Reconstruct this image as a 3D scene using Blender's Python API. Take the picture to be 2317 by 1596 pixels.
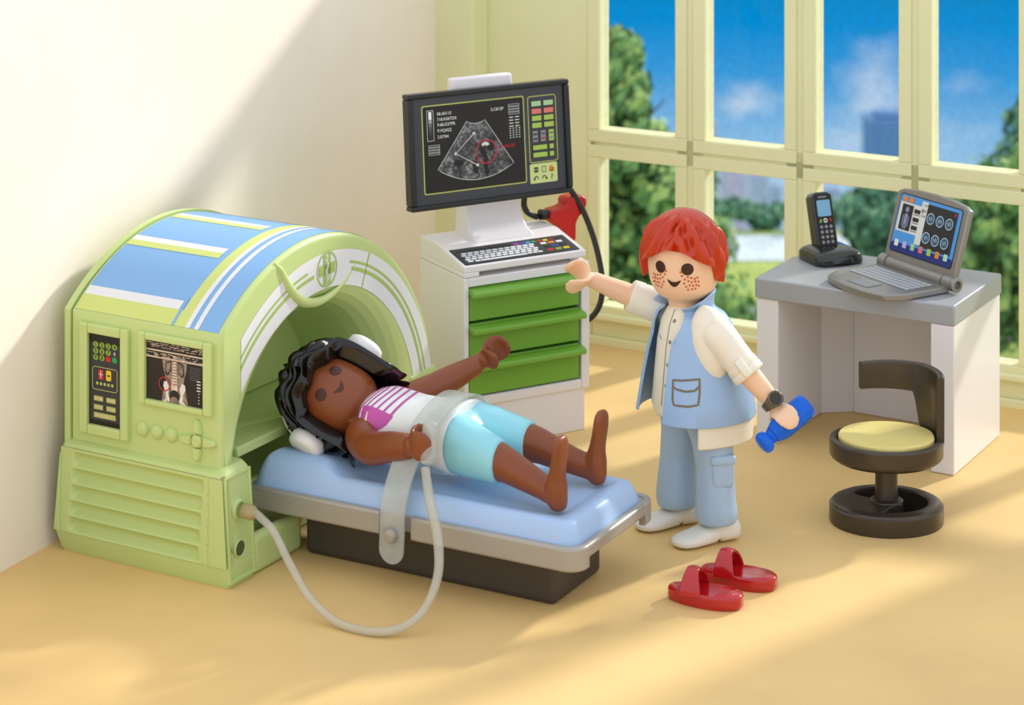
import bpy, bmesh, math, random
from math import sin, cos, pi, radians, sqrt, atan2, hypot
from mathutils import Vector, Matrix, noise
from mathutils.bvhtree import BVHTree
random.seed(7)
S = bpy.context.scene
for o in list(bpy.data.objects): bpy.data.objects.remove(o)
COL = S.collection
HC = 4.4          # camera height
FP = 5500.0       # focal length in pixels of the 2317 wide frame
# ---------------------------------------------------------------- camera
cd = bpy.data.cameras.new('camera'); cam = bpy.data.objects.new('camera', cd); COL.objects.link(cam)
cam.location = (0, 0, HC); cam.rotation_euler = (pi/2, 0, 0)
cd.sensor_width = 36; cd.sensor_fit = 'HORIZONTAL'; cd.lens = 36*FP/2317
cd.shift_y = -1620/2317.0
cd.clip_end = 1000
cd.dof.use_dof = True; cd.dof.focus_distance = 12.1; cd.dof.aperture_fstop = 1.6
S.camera = cam
S.view_settings.view_transform = 'Standard'; S.view_settings.look = 'None'
S.view_settings.gamma = 1; S.view_settings.use_curve_mapping = False
S.view_settings.exposure = 0.0

def lin(h):
    if isinstance(h, (tuple, list)): return tuple(h)[:3]
    h = h.lstrip('#'); r = []
    for i in (0, 2, 4):
        c = int(h[i:i+2], 16)/255
        r.append(c/12.92 if c <= .04045 else ((c+.055)/1.055)**2.4)
    return tuple(r)
def w(px, py, Y):       # real point at distance Y seen in direction of a frame pixel
    return Vector(((px-1158.5)*Y/FP, Y, HC-(py+822)*Y/FP))
# ---------------------------------------------------------------- world
W = bpy.data.worlds.new('sky'); S.world = W; W.use_nodes = True
nt = W.node_tree; nt.nodes.clear()
def N(nt, t, **k):
    n = nt.nodes.new(t)
    for a, b in k.items(): setattr(n, a, b)
    return n
def L(nt, a, b): nt.links.new(a, b)
tc = N(nt, 'ShaderNodeTexCoord'); sep = N(nt, 'ShaderNodeSeparateXYZ'); L(nt, tc.outputs['Generated'], sep.inputs[0])
def ramp(nt, stops, interp='LINEAR'):
    r = N(nt, 'ShaderNodeValToRGB'); cr = r.color_ramp; cr.interpolation = interp
    while len(cr.elements) > 1: cr.elements.remove(cr.elements[-1])
    for i, (p, c) in enumerate(stops):
        e = cr.elements[0] if i == 0 else cr.elements.new(p)
        e.position = p; c = lin(c); e.color = (*c, 1)
    return r
mr = N(nt, 'ShaderNodeMapRange'); L(nt, sep.outputs['Z'], mr.inputs[0])
mr.inputs[1].default_value = -.25; mr.inputs[2].default_value = -.13
sky = ramp(nt, [(0, '#d3e8f6'), (.2, '#bcdcf3'), (.42, '#8ac4f0'), (.62, '#3ba2e6'), (.78, '#0094e0'), (1, '#008ac8')])
L(nt, mr.outputs[0], sky.inputs[0])
# clouds
def cloud(px, py, rx, ry, amt):
    d = Vector(((px-1158.5)/FP, 1, -(py+822)/FP)).normalized()
    s = N(nt, 'ShaderNodeVectorMath', operation='SUBTRACT'); L(nt, tc.outputs['Generated'], s.inputs[0]); s.inputs[1].default_value = d
    m = N(nt, 'ShaderNodeVectorMath', operation='MULTIPLY'); L(nt, s.outputs[0], m.inputs[0]); m.inputs[1].default_value = (FP/rx, 4, FP/ry)
    nz = N(nt, 'ShaderNodeTexNoise'); L(nt, m.outputs[0], nz.inputs['Vector']); nz.inputs['Scale'].default_value = 1.3; nz.inputs['Detail'].default_value = 5
    ln = N(nt, 'ShaderNodeVectorMath', operation='LENGTH'); L(nt, m.outputs[0], ln.inputs[0])
    a = N(nt, 'ShaderNodeMath', operation='MULTIPLY_ADD'); L(nt, nz.outputs[0], a.inputs[0]); a.inputs[1].default_value = 2.4; 
    b = N(nt, 'ShaderNodeMath', operation='MULTIPLY'); L(nt, ln.outputs['Value'], b.inputs[0]); b.inputs[1].default_value = -1.0
    L(nt, b.outputs[0], a.inputs[2])
    c = N(nt, 'ShaderNodeMapRange'); L(nt, a.outputs[0], c.inputs[0]); c.inputs[1].default_value = .15; c.inputs[2].default_value = 1.3; c.inputs[4].default_value = amt
    return c.outputs[0]
base = sky.outputs[0]
for c in (cloud(1690, 225, 75, 42, .55), cloud(1980, 160, 95, 80, .45), cloud(1990, 225, 70, 40, .5), cloud(1980, 300, 200, 70, .35), cloud(2180, 185, 60, 30, .2)):
    mx = N(nt, 'ShaderNodeMixRGB'); L(nt, c, mx.inputs[0]); L(nt, base, mx.inputs[1]); mx.inputs[2].default_value = (.92, .96, 1, 1); base = mx.outputs[0]
# towards the camera side and overhead: bright veiled sky
fr = N(nt, 'ShaderNodeMapRange'); L(nt, sep.outputs['Y'], fr.inputs[0]); fr.inputs[1].default_value = .55; fr.inputs[2].default_value = .8
hi = N(nt, 'ShaderNodeMapRange'); L(nt, sep.outputs['Z'], hi.inputs[0]); hi.inputs[1].default_value = .25; hi.inputs[2].default_value = .0
mu = N(nt, 'ShaderNodeMath', operation='MULTIPLY'); L(nt, fr.outputs[0], mu.inputs[0]); L(nt, hi.outputs[0], mu.inputs[1])
mx = N(nt, 'ShaderNodeMixRGB'); L(nt, mu.outputs[0], mx.inputs[0]); mx.inputs[1].default_value = (1.02, 1.07, 1.19, 1); L(nt, base, mx.inputs[2])
bg = N(nt, 'ShaderNodeBackground'); L(nt, mx.outputs[0], bg.inputs[0]); bg.inputs[1].default_value = 1.0
wo = N(nt, 'ShaderNodeOutputWorld'); L(nt, bg.outputs[0], wo.inputs[0])
# ---------------------------------------------------------------- sun
sd = bpy.data.lights.new('sun', 'SUN'); sun = bpy.data.objects.new('sun', sd); COL.objects.link(sun)
sd.energy = 3.7; sd.angle = radians(3.5); sd.color = (1, .965, .91)
TS = Vector((.67, .59, .447)).normalized()
sun.rotation_euler = TS.to_track_quat('Z', 'Y').to_euler()

# ---------------------------------------------------------------- materials
MATS = {}
def mat(name, col, rough=.42, metal=0, bump=0, bscale=60, var=.0, trans=0, alpha=1, coat=0, sss=0, ior=1.46, vscale=3):
    if name in MATS: return MATS[name]
    m = bpy.data.materials.new(name); m.use_nodes = True; t = m.node_tree; b = t.nodes['Principled BSDF']
    c = lin(col)
    b.inputs['Base Color'].default_value = (*c, 1); b.inputs['Roughness'].default_value = rough
    b.inputs['Metallic'].default_value = metal; b.inputs['IOR'].default_value = ior
    b.inputs['Transmission Weight'].default_value = trans; b.inputs['Alpha'].default_value = alpha
    b.inputs['Coat Weight'].default_value = coat; b.inputs['Coat Roughness'].default_value = .08
    if sss: b.inputs['Subsurface Weight'].default_value = sss; b.inputs['Subsurface Radius'].default_value = (.05, .03, .02); b.inputs['Subsurface Scale'].default_value = .5
    co = N(t, 'ShaderNodeTexCoord')
    if var:
        nz = N(t, 'ShaderNodeTexNoise'); L(t, co.outputs['Object'], nz.inputs['Vector']); nz.inputs['Scale'].default_value = vscale; nz.inputs['Detail'].default_value = 4
        r = ramp(t, [(.3, tuple(x*(1-var) for x in c)), (.7, tuple(min(1, x*(1+var)) for x in c))]); L(t, nz.outputs[0], r.inputs[0]); L(t, r.outputs[0], b.inputs['Base Color'])
    nz = N(t, 'ShaderNodeTexNoise'); L(t, co.outputs['Object'], nz.inputs['Vector']); nz.inputs['Scale'].default_value = bscale; nz.inputs['Detail'].default_value = 3
    bp = N(t, 'ShaderNodeBump'); bp.inputs['Strength'].default_value = bump if bump else .03; bp.inputs['Distance'].default_value = .004
    L(t, nz.outputs[0], bp.inputs['Height']); L(t, bp.outputs[0], b.inputs['Normal'])
    MATS[name] = m; return m
GREEN = mat('pale green plastic', '#c1d48a', .38, bump=.06, bscale=90)
GREEN_SH = mat('pale green line ink', '#a9c46a', .45)
LIME = mat('lime sticker ink', '#cdd97c', .55)
BLUEST = mat('blue sticker ink', '#7fb0e0', .55, bump=.1, bscale=220)
WHITEST = mat('white sticker ink', '#e4e6e8', .55, bump=.08, bscale=220)
BLACKST = mat('black sticker ink', '#16140f', .45)
DKGREY = mat('dark grey sticker ink', '#34363a', .45)
SCREENG = mat('charcoal screen border', '#3a3d42', .4)
PALEST = mat('pale printed ink', '#dfe0d8', .5)
KEYG = mat('printed green key', '#8cae3a', .5)
KEYL = mat('printed olive key', '#b9c065', .5)
REDI = mat('red printed ink', '#c2222a', .45)
PINKI = mat('salmon printed ink', '#e07a72', .45)
YELI = mat('yellow printed ink', '#e8c81e', .45)
GRNI = mat('emerald printed ink', '#1f9c52', .45)
BLUEI = mat('navy printed ink', '#2446a0', .45)
CYANI = mat('cyan printed ink', '#38a8dc', .45)
ORI = mat('orange printed ink', '#e88a24', .45)
PURI = mat('magenta printed ink', '#a83ab0', .45)
GREYI = mat('grey printed ink', '#8a8c8e', .45)
TANI = mat('bone printed ink', '#d8c4b2', .5, var=.25, vscale=60)
TAN2 = mat('mottled tissue ink', '#8d7d6c', .5, var=.5, vscale=50)
CART = mat('light grey plastic', '#e9e5e4', .4, bump=.04, bscale=120)
WHITEP = mat('white plastic', '#ece9e6', .35, bump=.03)
BLACKP = mat('black plastic', '#1c1d19', .28, bump=.04, bscale=200)
DRAWER = mat('leaf green plastic', '#74aa3a', .3, bump=.03, sss=.0)
SILVER = mat('silver grey plastic', '#93918b', .32, metal=.55, bump=.05, bscale=200)
RAIL = mat('warm silver plastic', '#a9a59d', .36, metal=.3, bump=.04, bscale=200)
DARKB = mat('dark brown metallic plastic', '#4a443e', .42, metal=.35, bump=.05, bscale=150)
STOOLM = mat('charcoal metallic plastic', '#4e463b', .28, metal=.45, bump=.06, bscale=220)
PAD = mat('light blue plastic', '#a9c5e8', .36, bump=.02, bscale=30)
DESKW = mat('white desk plastic', '#ebe8e8', .35, bump=.03)
DESKT = mat('matt grey desktop plastic', '#abadaf', .42, metal=.2, bump=.08, bscale=300)
CUSH = mat('pale yellow plastic', '#e8d785', .4)
SLIP = mat('glossy red plastic', '#b5141a', .16, bump=.15, bscale=90, coat=.5)
REDP = mat('red plastic', '#c01a16', .35)
SKIN = mat('light skin plastic', '#f3c9a3', .38, sss=.08)
BROWN = mat('brown skin plastic', '#854624', .34, sss=.04)
HAIRR = mat('red hair plastic', '#c03408', .26, coat=.12)
HAIRB = mat('black hair plastic', '#14110c', .2, coat=.15)
EYEI = mat('dark brown eye ink', '#3e1c12', .35)
EYEB = mat('brown eye ink', '#4a2014', .35)
FRECK = mat('freckle ink', '#cc5a3a', .4)
VEST = mat('light blue vest plastic', '#9dbde2', .36, bump=.05, bscale=150)
PANTS = mat('pale blue trouser plastic', '#a9c3dd', .34)
SHIRT = mat('cream shirt plastic', '#f0e8d4', .36)
SHOEW = mat('off white shoe plastic', '#ebe6d9', .3)
TOPW = mat('white top plastic', '#eceeeb', .32)
PINK = mat('pink printed ink', '#c552a4', .38)
AQUA = mat('aqua shorts plastic', '#93d6e0', .32)
PHONEM = mat('glossy black plastic', '#20221e', .16, coat=.4, bump=.05, bscale=200)
WATCHM = mat('pewter plastic', '#6a665c', .34, metal=.7, bump=.05, bscale=200)
INKBR = mat('olive brown ink', '#7b6c52', .5)
INKGR = mat('grey ink', '#8b8880', .5)
PHONEM; 
def clear_mat(name, col, rough, mixw, scol):
    if name in MATS: return MATS[name]
    m = bpy.data.materials.new(name); m.use_nodes = True; t = m.node_tree; t.nodes.clear()
    tr = N(t, 'ShaderNodeBsdfTransparent'); tr.inputs[0].default_value = (*lin(scol), 1)
    b = N(t, 'ShaderNodeBsdfPrincipled'); b.inputs['Base Color'].default_value = (*lin(col), 1); b.inputs['Roughness'].default_value = rough
    co = N(t, 'ShaderNodeTexCoord'); nz = N(t, 'ShaderNodeTexNoise'); nz.inputs['Scale'].default_value = 25; L(t, co.outputs['Object'], nz.inputs['Vector'])
    mr = N(t, 'ShaderNodeMapRange'); L(t, nz.outputs[0], mr.inputs[0]); mr.inputs[3].default_value = mixw-.06; mr.inputs[4].default_value = mixw+.06
    mx = N(t, 'ShaderNodeMixShader'); L(t, mr.outputs[0], mx.inputs[0]); L(t, tr.outputs[0], mx.inputs[1]); L(t, b.outputs[0], mx.inputs[2])
    o = N(t, 'ShaderNodeOutputMaterial'); L(t, mx.outputs[0], o.inputs[0]); MATS[name] = m; return m
STRAPM = clear_mat('frosted clear plastic', '#dfe3de', .3, .38, '#eef0ec')
TUBEM = clear_mat('milky tube plastic', '#dcd9cb', .25, .44, '#efeee4')
GLASSM = clear_mat('window glass', '#101418', .02, .07, '#ffffff')
BLUEB = mat('clear blue plastic', '#1f7cff', .10, trans=.45, ior=1.3)

# ---------------------------------------------------------------- mesh builder
def smoothstep(t): t = max(0, min(1, t)); return t*t*(3-2*t)
class G:
    def __init__(s): s.v = []; s.f = []; s.m = []
    def add(s, vs, fs, m=0):
        n = len(s.v); s.v += [tuple(v) for v in vs]; s.f += [tuple(i+n for i in f) for f in fs]; s.m += [m]*len(fs); return s
    def box(s, x0, x1, y0, y1, z0, z1, m=0):
        v = [(x, y, z) for z in (z0, z1) for y in (y0, y1) for x in (x0, x1)]
        return s.add(v, [(0, 2, 3, 1), (4, 5, 7, 6), (0, 1, 5, 4), (2, 6, 7, 3), (0, 4, 6, 2), (1, 3, 7, 5)], m)
    def prism(s, poly, ax, a, b, m=0):
        # poly 2D, extruded on axis ax ('x': poly=(y,z), 'y': poly=(x,z), 'z': poly=(x,y))
        def P(p, t): return (t, p[0], p[1]) if ax == 'x' else (p[0], t, p[1]) if ax == 'y' else (p[0], p[1], t)
        n = len(poly); v = [P(p, a) for p in poly]+[P(p, b) for p in poly]
        f = [tuple(range(n)), tuple(range(2*n-1, n-1, -1))]+[(i, i+n, (i+1) % n+n, (i+1) % n) for i in range(n)]
        return s.add(v, f, m)
    def grid(s, fn, nu, nv, cu=False, cv=False, m=0):
        v = [fn(i/(nu if cu else nu-1), j/(nv if cv else nv-1)) for i in range(nu) for j in range(nv)]
        f = []
        for i in range(nu if cu else nu-1):
            for j in range(nv if cv else nv-1):
                a = i*nv+j; b = i*nv+(j+1) % nv; c = ((i+1) % nu)*nv+(j+1) % nv; d = ((i+1) % nu)*nv+j
                f.append((a, b, c, d))
        return s.add(v, f, m)
    def rings(s, rs, cap=True, m=0):
        n = len(rs[0]); v = [p for r in rs for p in r]; f = []
        for i in range(len(rs)-1):
            for j in range(n): f.append((i*n+j, i*n+(j+1) % n, (i+1)*n+(j+1) % n, (i+1)*n+j))
        if cap:
            f.append(tuple(range(n-1, -1, -1))); f.append(tuple((len(rs)-1)*n+j for j in range(n)))
        return s.add(v, f, m)
    def loft(s, spec, n=28, e=2.0, cap=True, m=0):
        # spec: (center, u, v) half axes as vectors
        rs = []
        for c, u, v in spec:
            c, u, v = Vector(c), Vector(u), Vector(v); r = []
            for k in range(n):
                a = 2*pi*k/n; ca, sa = cos(a), sin(a)
                r.append(c+u*(abs(ca)**(2/e)*(1 if ca >= 0 else -1))+v*(abs(sa)**(2/e)*(1 if sa >= 0 else -1)))
            rs.append(r)
        return s.rings(rs, cap, m)
    def lathe(s, prof, c=(0, 0, 0), n=48, sx=1, sy=1, m=0, cap=True, axis=None):
        q = Vector(axis).normalized().to_track_quat('Z', 'Y') if axis is not None else None
        rs = []
        for r, z in prof:
            ring = []
            for k in range(n):
                p = Vector((r*cos(2*pi*k/n)*sx, r*sin(2*pi*k/n)*sy, z))
                if q: p = q @ p
                ring.append(p+Vector(c))
            rs.append(ring)
        return s.rings(rs, cap, m)
    def ell(s, c, u, v, t, n=24, m=0):
        c, u, v, t = Vector(c), Vector(u), Vector(v), Vector(t)
        rs = []
        for i in range(1, n//2):
            a = pi*i/(n//2); rs.append([c+t*cos(a)*-1+(u*cos(2*pi*k/n)+v*sin(2*pi*k/n))*sin(a) for k in range(n)])
        return s.rings(rs, True, m)
    def tube(s, pts, rad, n=14, m=0, smooth=8, cap=True, up=None, flat=None):
        P = [Vector(p) for p in pts]; R = list(rad) if hasattr(rad, '__len__') else [rad]*len(P)
        if smooth and len(P) > 2:
            Q, RR = [], []
            for i in range(len(P)-1):
                p0 = P[max(i-1, 0)]; p1 = P[i]; p2 = P[i+1]; p3 = P[min(i+2, len(P)-1)]
                for k in range(smooth):
                    t = k/smooth
                    Q.append(.5*((2*p1)+(p2-p0)*t+(2*p0-5*p1+4*p2-p3)*t*t+(3*p1-p0-3*p2+p3)*t**3))
                    RR.append(R[i]+(R[i+1]-R[i])*smoothstep(t))
            Q.append(P[-1]); RR.append(R[-1]); P, R = Q, RR
        rs = []; prev = Vector(up) if up is not None else None
        for i, p in enumerate(P):
            t = (P[min(i+1, len(P)-1)]-P[max(i-1, 0)]).normalized()
            if prev is None: prev = t.orthogonal()
            u = (prev-t*prev.dot(t)).normalized(); prev = u; v = t.cross(u)
            fl = flat if flat else 1
            rs.append([p+(u*cos(2*pi*k/n)+v*fl*sin(2*pi*k/n))*R[i] for k in range(n)])
        return s.rings(rs, cap, m)
    def xf(s, M, i0=0):
        for i in range(i0, len(s.v)): s.v[i] = tuple(M @ Vector(s.v[i]))
        return s
    def text(s, body, size, fn, m=0, align='LEFT'):
        c = bpy.data.curves.new('txt', 'FONT'); c.body = body; c.size = size; c.align_x = align; c.resolution_u = 3
        c.offset = size*.012
        o = bpy.data.objects.new('txt', c); COL.objects.link(o)
        dg = bpy.context.evaluated_depsgraph_get(); me = bpy.data.meshes.new_from_object(o.evaluated_get(dg))
        s.add([fn(v.co.x, v.co.y) for v in me.vertices], [tuple(p.vertices) for p in me.polygons], m)
        bpy.data.objects.remove(o); bpy.data.curves.remove(c); bpy.data.meshes.remove(me); return s
    def build(s, name, mats, parent=None, bevel=0, seg=3, sharp=38, sub=0, loc=None, rot=None, fixn=True):
        me = bpy.data.meshes.new(name); me.from_pydata(s.v, [], s.f)
        if not isinstance(mats, (list, tuple)): mats = [mats]
        for q in mats: me.materials.append(q)
        for p, k in zip(me.polygons, s.m): p.material_index = k; p.use_smooth = True
        me.update()
        if fixn:
            bm = bmesh.new(); bm.from_mesh(me); bmesh.ops.recalc_face_normals(bm, faces=bm.faces); bm.to_mesh(me); bm.free()
        me.set_sharp_from_angle(angle=radians(sharp))
        o = bpy.data.objects.new(name, me); COL.objects.link(o)
        if parent: o.parent = parent
        if loc: o.location = loc
        if rot: o.rotation_euler = rot
        if bevel:
            b = o.modifiers.new('bevel', 'BEVEL'); b.width = bevel; b.segments = seg; b.limit_method = 'ANGLE'; b.angle_limit = radians(35)
            b.harden_normals = False; b.use_clamp_overlap = True
        if sub:
            b = o.modifiers.new('sub', 'SUBSURF'); b.levels = sub; b.render_levels = sub
        return o
def remesh(g, voxel=.01, smooth=6, name='tmp'):
    """fuse the shells of g into one continuous skin"""
    me = bpy.data.meshes.new(name); me.from_pydata(g.v, [], g.f); bm = bmesh.new(); bm.from_mesh(me)
    bmesh.ops.recalc_face_normals(bm, faces=bm.faces); bmesh.ops.triangulate(bm, faces=bm.faces); bm.to_mesh(me); bm.free()
    o = bpy.data.objects.new(name, me); COL.objects.link(o)
    r = o.modifiers.new('r', 'REMESH'); r.mode = 'VOXEL'; r.voxel_size = voxel
    k = o.modifiers.new('s', 'SMOOTH'); k.iterations = smooth; k.factor = .5
    dg = bpy.context.evaluated_depsgraph_get(); m2 = bpy.data.meshes.new_from_object(o.evaluated_get(dg))
    q = G(); q.add([v.co[:] for v in m2.vertices], [tuple(p.vertices) for p in m2.polygons])
    bpy.data.objects.remove(o); bpy.data.meshes.remove(me); bpy.data.meshes.remove(m2)
    return q
def tag(o, label, cat=None, group=None):
    if label: o['label'] = label
    if cat: o['category'] = cat
    if group: o['group'] = group
    return o
def thing(name, label, cat, loc=(0, 0, 0), rz=0, group=None):
    o = bpy.data.objects.new(name, None); COL.objects.link(o); o.location = loc; o.rotation_euler = (0, 0, radians(rz))
    o.empty_display_size = .1
    return tag(o, label, cat, group)
def struct(o): o['kind'] = 'structure'; return o
class Stk:
    """flat printed artwork: all shapes go into one mesh, fn(u,v,h) places them on the surface"""
    def __init__(s, fn, mats, h=.0008): s.fn = fn; s.g = G(); s.mats = mats; s.k = 0; s.h = h
    def mi(s, m):
        if m not in s.mats: s.mats.append(m)
        return s.mats.index(m)
    def up(s): s.k += 1; return s
    def poly(s, pts, m):
        h = s.h*(1+s.k); s.g.add([s.fn(u, v, h) for u, v in pts], [tuple(range(len(pts)))], s.mi(m)); return s
    def rect(s, u0, u1, v0, v1, m, nu=1, nv=1):
        h = s.h*(1+s.k)
        s.g.grid(lambda a, b: s.fn(u0+(u1-u0)*a, v0+(v1-v0)*b, h), nu+1, nv+1, m=s.mi(m)); return s
    def rrect(s, u0, u1, v0, v1, r, m):
        pts = []
        for cx, cy, a0 in ((u1-r, v1-r, 0), (u0+r, v1-r, 90), (u0+r, v0+r, 180), (u1-r, v0+r, 270)):
            for k in range(6): a = radians(a0+18*k); pts.append((cx+r*cos(a), cy+r*sin(a)))
        return s.poly(pts, m)
    def rframe(s, u0, u1, v0, v1, r, t, m):
        def P(u0, u1, v0, v1, r):
            return [(cx+r*cos(radians(a0+18*k)), cy+r*sin(radians(a0+18*k))) for cx, cy, a0 in ((u1-r, v1-r, 0), (u0+r, v1-r, 90), (u0+r, v0+r, 180), (u1-r, v0+r, 270)) for k in range(6)]
        return s.strip(P(u0, u1, v0, v1, r), P(u0+t, u1-t, v0+t, v1-t, max(r-t, .0001)), m, True)
    def strip(s, A, B, m, closed=False):
        h = s.h*(1+s.k); n = len(A); vs = [s.fn(u, v, h) for u, v in A]+[s.fn(u, v, h) for u, v in B]
        s.g.add(vs, [(i, (i+1) % n, (i+1) % n+n, i+n) for i in range(n if closed else n-1)], s.mi(m)); return s
    def circ(s, u, v, r, m, n=20, sv=1): return s.poly([(u+r*cos(2*pi*k/n), v+r*sv*sin(2*pi*k/n)) for k in range(n)], m)
    def ring(s, u, v, r, t, m, n=36, sv=1, a0=0, a1=360):
        c = a1-a0 == 360; A = [(u+r*cos(radians(a0+(a1-a0)*k/(n if c else n-1))), v+r*sv*sin(radians(a0+(a1-a0)*k/(n if c else n-1)))) for k in range(n)]
        B = [(u+(r-t)*cos(radians(a0+(a1-a0)*k/(n if c else n-1))), v+(r-t)*sv*sin(radians(a0+(a1-a0)*k/(n if c else n-1)))) for k in range(n)]
        return s.strip(A, B, m, c)
    def line(s, pts, t, m, closed=False):
        n = len(pts); A, B = [], []
        for i in range(n):
            p = Vector(pts[(i-1) % n] if (closed or i > 0) else pts[i]); q = Vector(pts[(i+1) % n] if (closed or i < n-1) else pts[i])
            d = (q-p).normalized(); nn = Vector((-d.y, d.x))*t/2; c = Vector(pts[i]); A.append(c+nn); B.append(c-nn)
        return s.strip(A, B, m, closed)
    def text(s, body, u, v, size, m, align='LEFT'):
        h = s.h*(1+s.k); s.g.text(body, size, lambda x, y: s.fn(u+x, v+y, h), s.mi(m), align); return s
    def build(s, name, parent): return s.g.build(name, s.mats, parent, fixn=False)
exec_parts = []
# ================================================================ THE ROOM
FLOORM = mat('warm ochre floor', '#e6c381', .62, bump=.25, bscale=140, var=.10, vscale=.8)
WALLL = mat('warm white wall paint', '#f4eadb', .7, bump=.05, bscale=30, var=.02)
WALLG = mat('pale olive green wall paint', '#e6e5b4', .6, bump=.04, bscale=30, var=.02)
WALLD = mat('olive green wall paint', '#ccca80', .6, bump=.04, bscale=30)
WY = -28.4; WOX, WOY = .495, 15.17
wex = Vector((cos(radians(WY)), sin(radians(WY)), 0)); wey = Vector((-wex.y, wex.x, 0))
def wl(x, y, z=0): return Vector((WOX, WOY, 0))+wex*x+wey*y+Vector((0, 0, z))
WTOP = 3.2
P1 = Vector((-2.29, 11.67, 0)); P2 = wl(-1.01, -.2); ld = (P2-P1).normalized(); ln_ = Vector((-ld.y, ld.x, 0))
fa, fb = P1-ld*5.5, P1+ld*4.6
g = G(); ff = [fa, wl(-1.3, .15), wl(9, .15), wl(9, -10), fa+Vector((1, -3, 0))]
g.prism([(p.x, p.y) for p in ff], 'z', -.1, 0)
struct(g.build('floor', FLOORM, sharp=30))
g = G(); q = [fa, fb, fb+ln_*.15, fa+ln_*.15]
g.prism([(p.x, p.y) for p in q], 'z', -.1, WTOP)
struct(g.build('wall_left', WALLL, sharp=30))
wallb = thing('wall_back', None, None, (WOX, WOY, 0), WY); struct(wallb)
g = G(); g.box(-1.25, 0.0, 0, .14, -.1, WTOP); g.build('wall_panel', WALLG, wallb)
g = G(); g.box(-1.25, -.735, -.2, 0, -.1, WTOP); g.build('pilaster', WALLG, wallb, bevel=.01)
NP = 6; PITCH = .7165; PW = .52; X0 = .058
g = G(); xe = X0+NP*PITCH
g.box(0, xe, .0, .14, -.1, .235); g.box(0, xe, 0, .14, 1.155, 1.33); g.box(0, xe, 0, .14, 2.95, WTOP); g.box(xe, 9, 0, .14, -.1, WTOP)  # solid stretch past xe is unseen, shaped to shade the floor's right corner
g.box(0, X0, 0, .14, .235, 3.0)
for i in range(NP): g.box(X0+i*PITCH+PW, X0+(i+1)*PITCH, 0, .14, .235, 2.95)
g.build('window_grid', WALLG, wallb, bevel=.012)
g = G(); g.box(-.735, xe, -.03, 0, -.1, .05); g.build('skirting', WALLG, wallb, bevel=.012)
g = G(); g.box(-.02, xe, -.05, 0, .15, .195); g.build('sill', WALLG, wallb, bevel=.015)
ROWS = ((.235, 1.155), (1.33, 2.95))
for i in range(NP):
    wn = thing('window_%d' % (i+1), None, None, (WOX, WOY, 0), WY); struct(wn)
    a = X0+i*PITCH; b = a+PW
    for z0, z1 in ROWS:
        g = G(); t = .078
        g.box(a-t, b+t, -.013, .0, z0-t, z0); g.box(a-t, b+t, -.013, .0, z1, z1+t)
        g.box(a-t, a, -.013, .0, z0, z1); g.box(b, b+t, -.013, .0, z0, z1)
        g.build('window_frame', WALLG, wn, bevel=.01)
        g = G(); g.box(a-.01, b+.01, .07, .074, z0-.01, z1+.01); g.build('pane', GLASSM, wn)
# ================================================================ OUTSIDE
GZ = -4.6
GRASS = mat('sunlit lawn', '#a5b95a', .9, bump=.3, bscale=20, var=.12, vscale=.6)
ROADM = mat('pale road', '#9ea19c', .9, var=.06)
WATERM = mat('pale water', '#dbe8ee', .25, var=.04)
def gy(py): return FP*(HC-GZ)/(py+822)
def outq(name, m, y0, y1, dz=0.0, x0=-25, x1=40, amp=0):
    g = G()
    Y0, Y1 = gy(y0), gy(y1)
    g.grid(lambda a, b: (x0+(x1-x0)*a, Y0+(Y1-Y0)*b+amp*sin(a*37+y0), GZ+dz), 60, 4)
    return g.build(name, m)
lawn = outq('park_lawn', GRASS, 1700, 590); tag(lawn, 'sunlit yellow-green lawn outside the window', 'lawn'); lawn['kind'] = 'structure'
r = outq('park_road', ROADM, 775, 695, .02, amp=.05); struct(r)
r = outq('park_road', ROADM, 960, 870, .02, amp=.05); struct(r)
wa = outq('lake', WATERM, 592, 531, .0); tag(wa, 'pale lake behind the lawn below the far trees', 'lake'); wa['kind'] = 'structure'
g = G(); Y1 = gy(531); g.grid(lambda a, b: (-25+65*a, Y1+b*.9, GZ+.02-b*b*.3), 30, 4); struct(g.build('far_bank', GRASS))
g = G(); g.box(-70, 80, 80, 112, -27, -25); struct(g.build('plain', GRASS))
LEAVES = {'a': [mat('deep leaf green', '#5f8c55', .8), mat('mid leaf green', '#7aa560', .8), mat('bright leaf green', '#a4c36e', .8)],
          'b': [mat('bluish leaf green', '#55876f', .8), mat('shadow leaf green', '#62977a', .8), mat('soft leaf green', '#84b48c', .8)]}  # greens lightened so the distance haze is mixed into the leaf colour
BARK = mat('brown bark', '#5a5040', .9, bump=.4, bscale=20)
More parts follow.
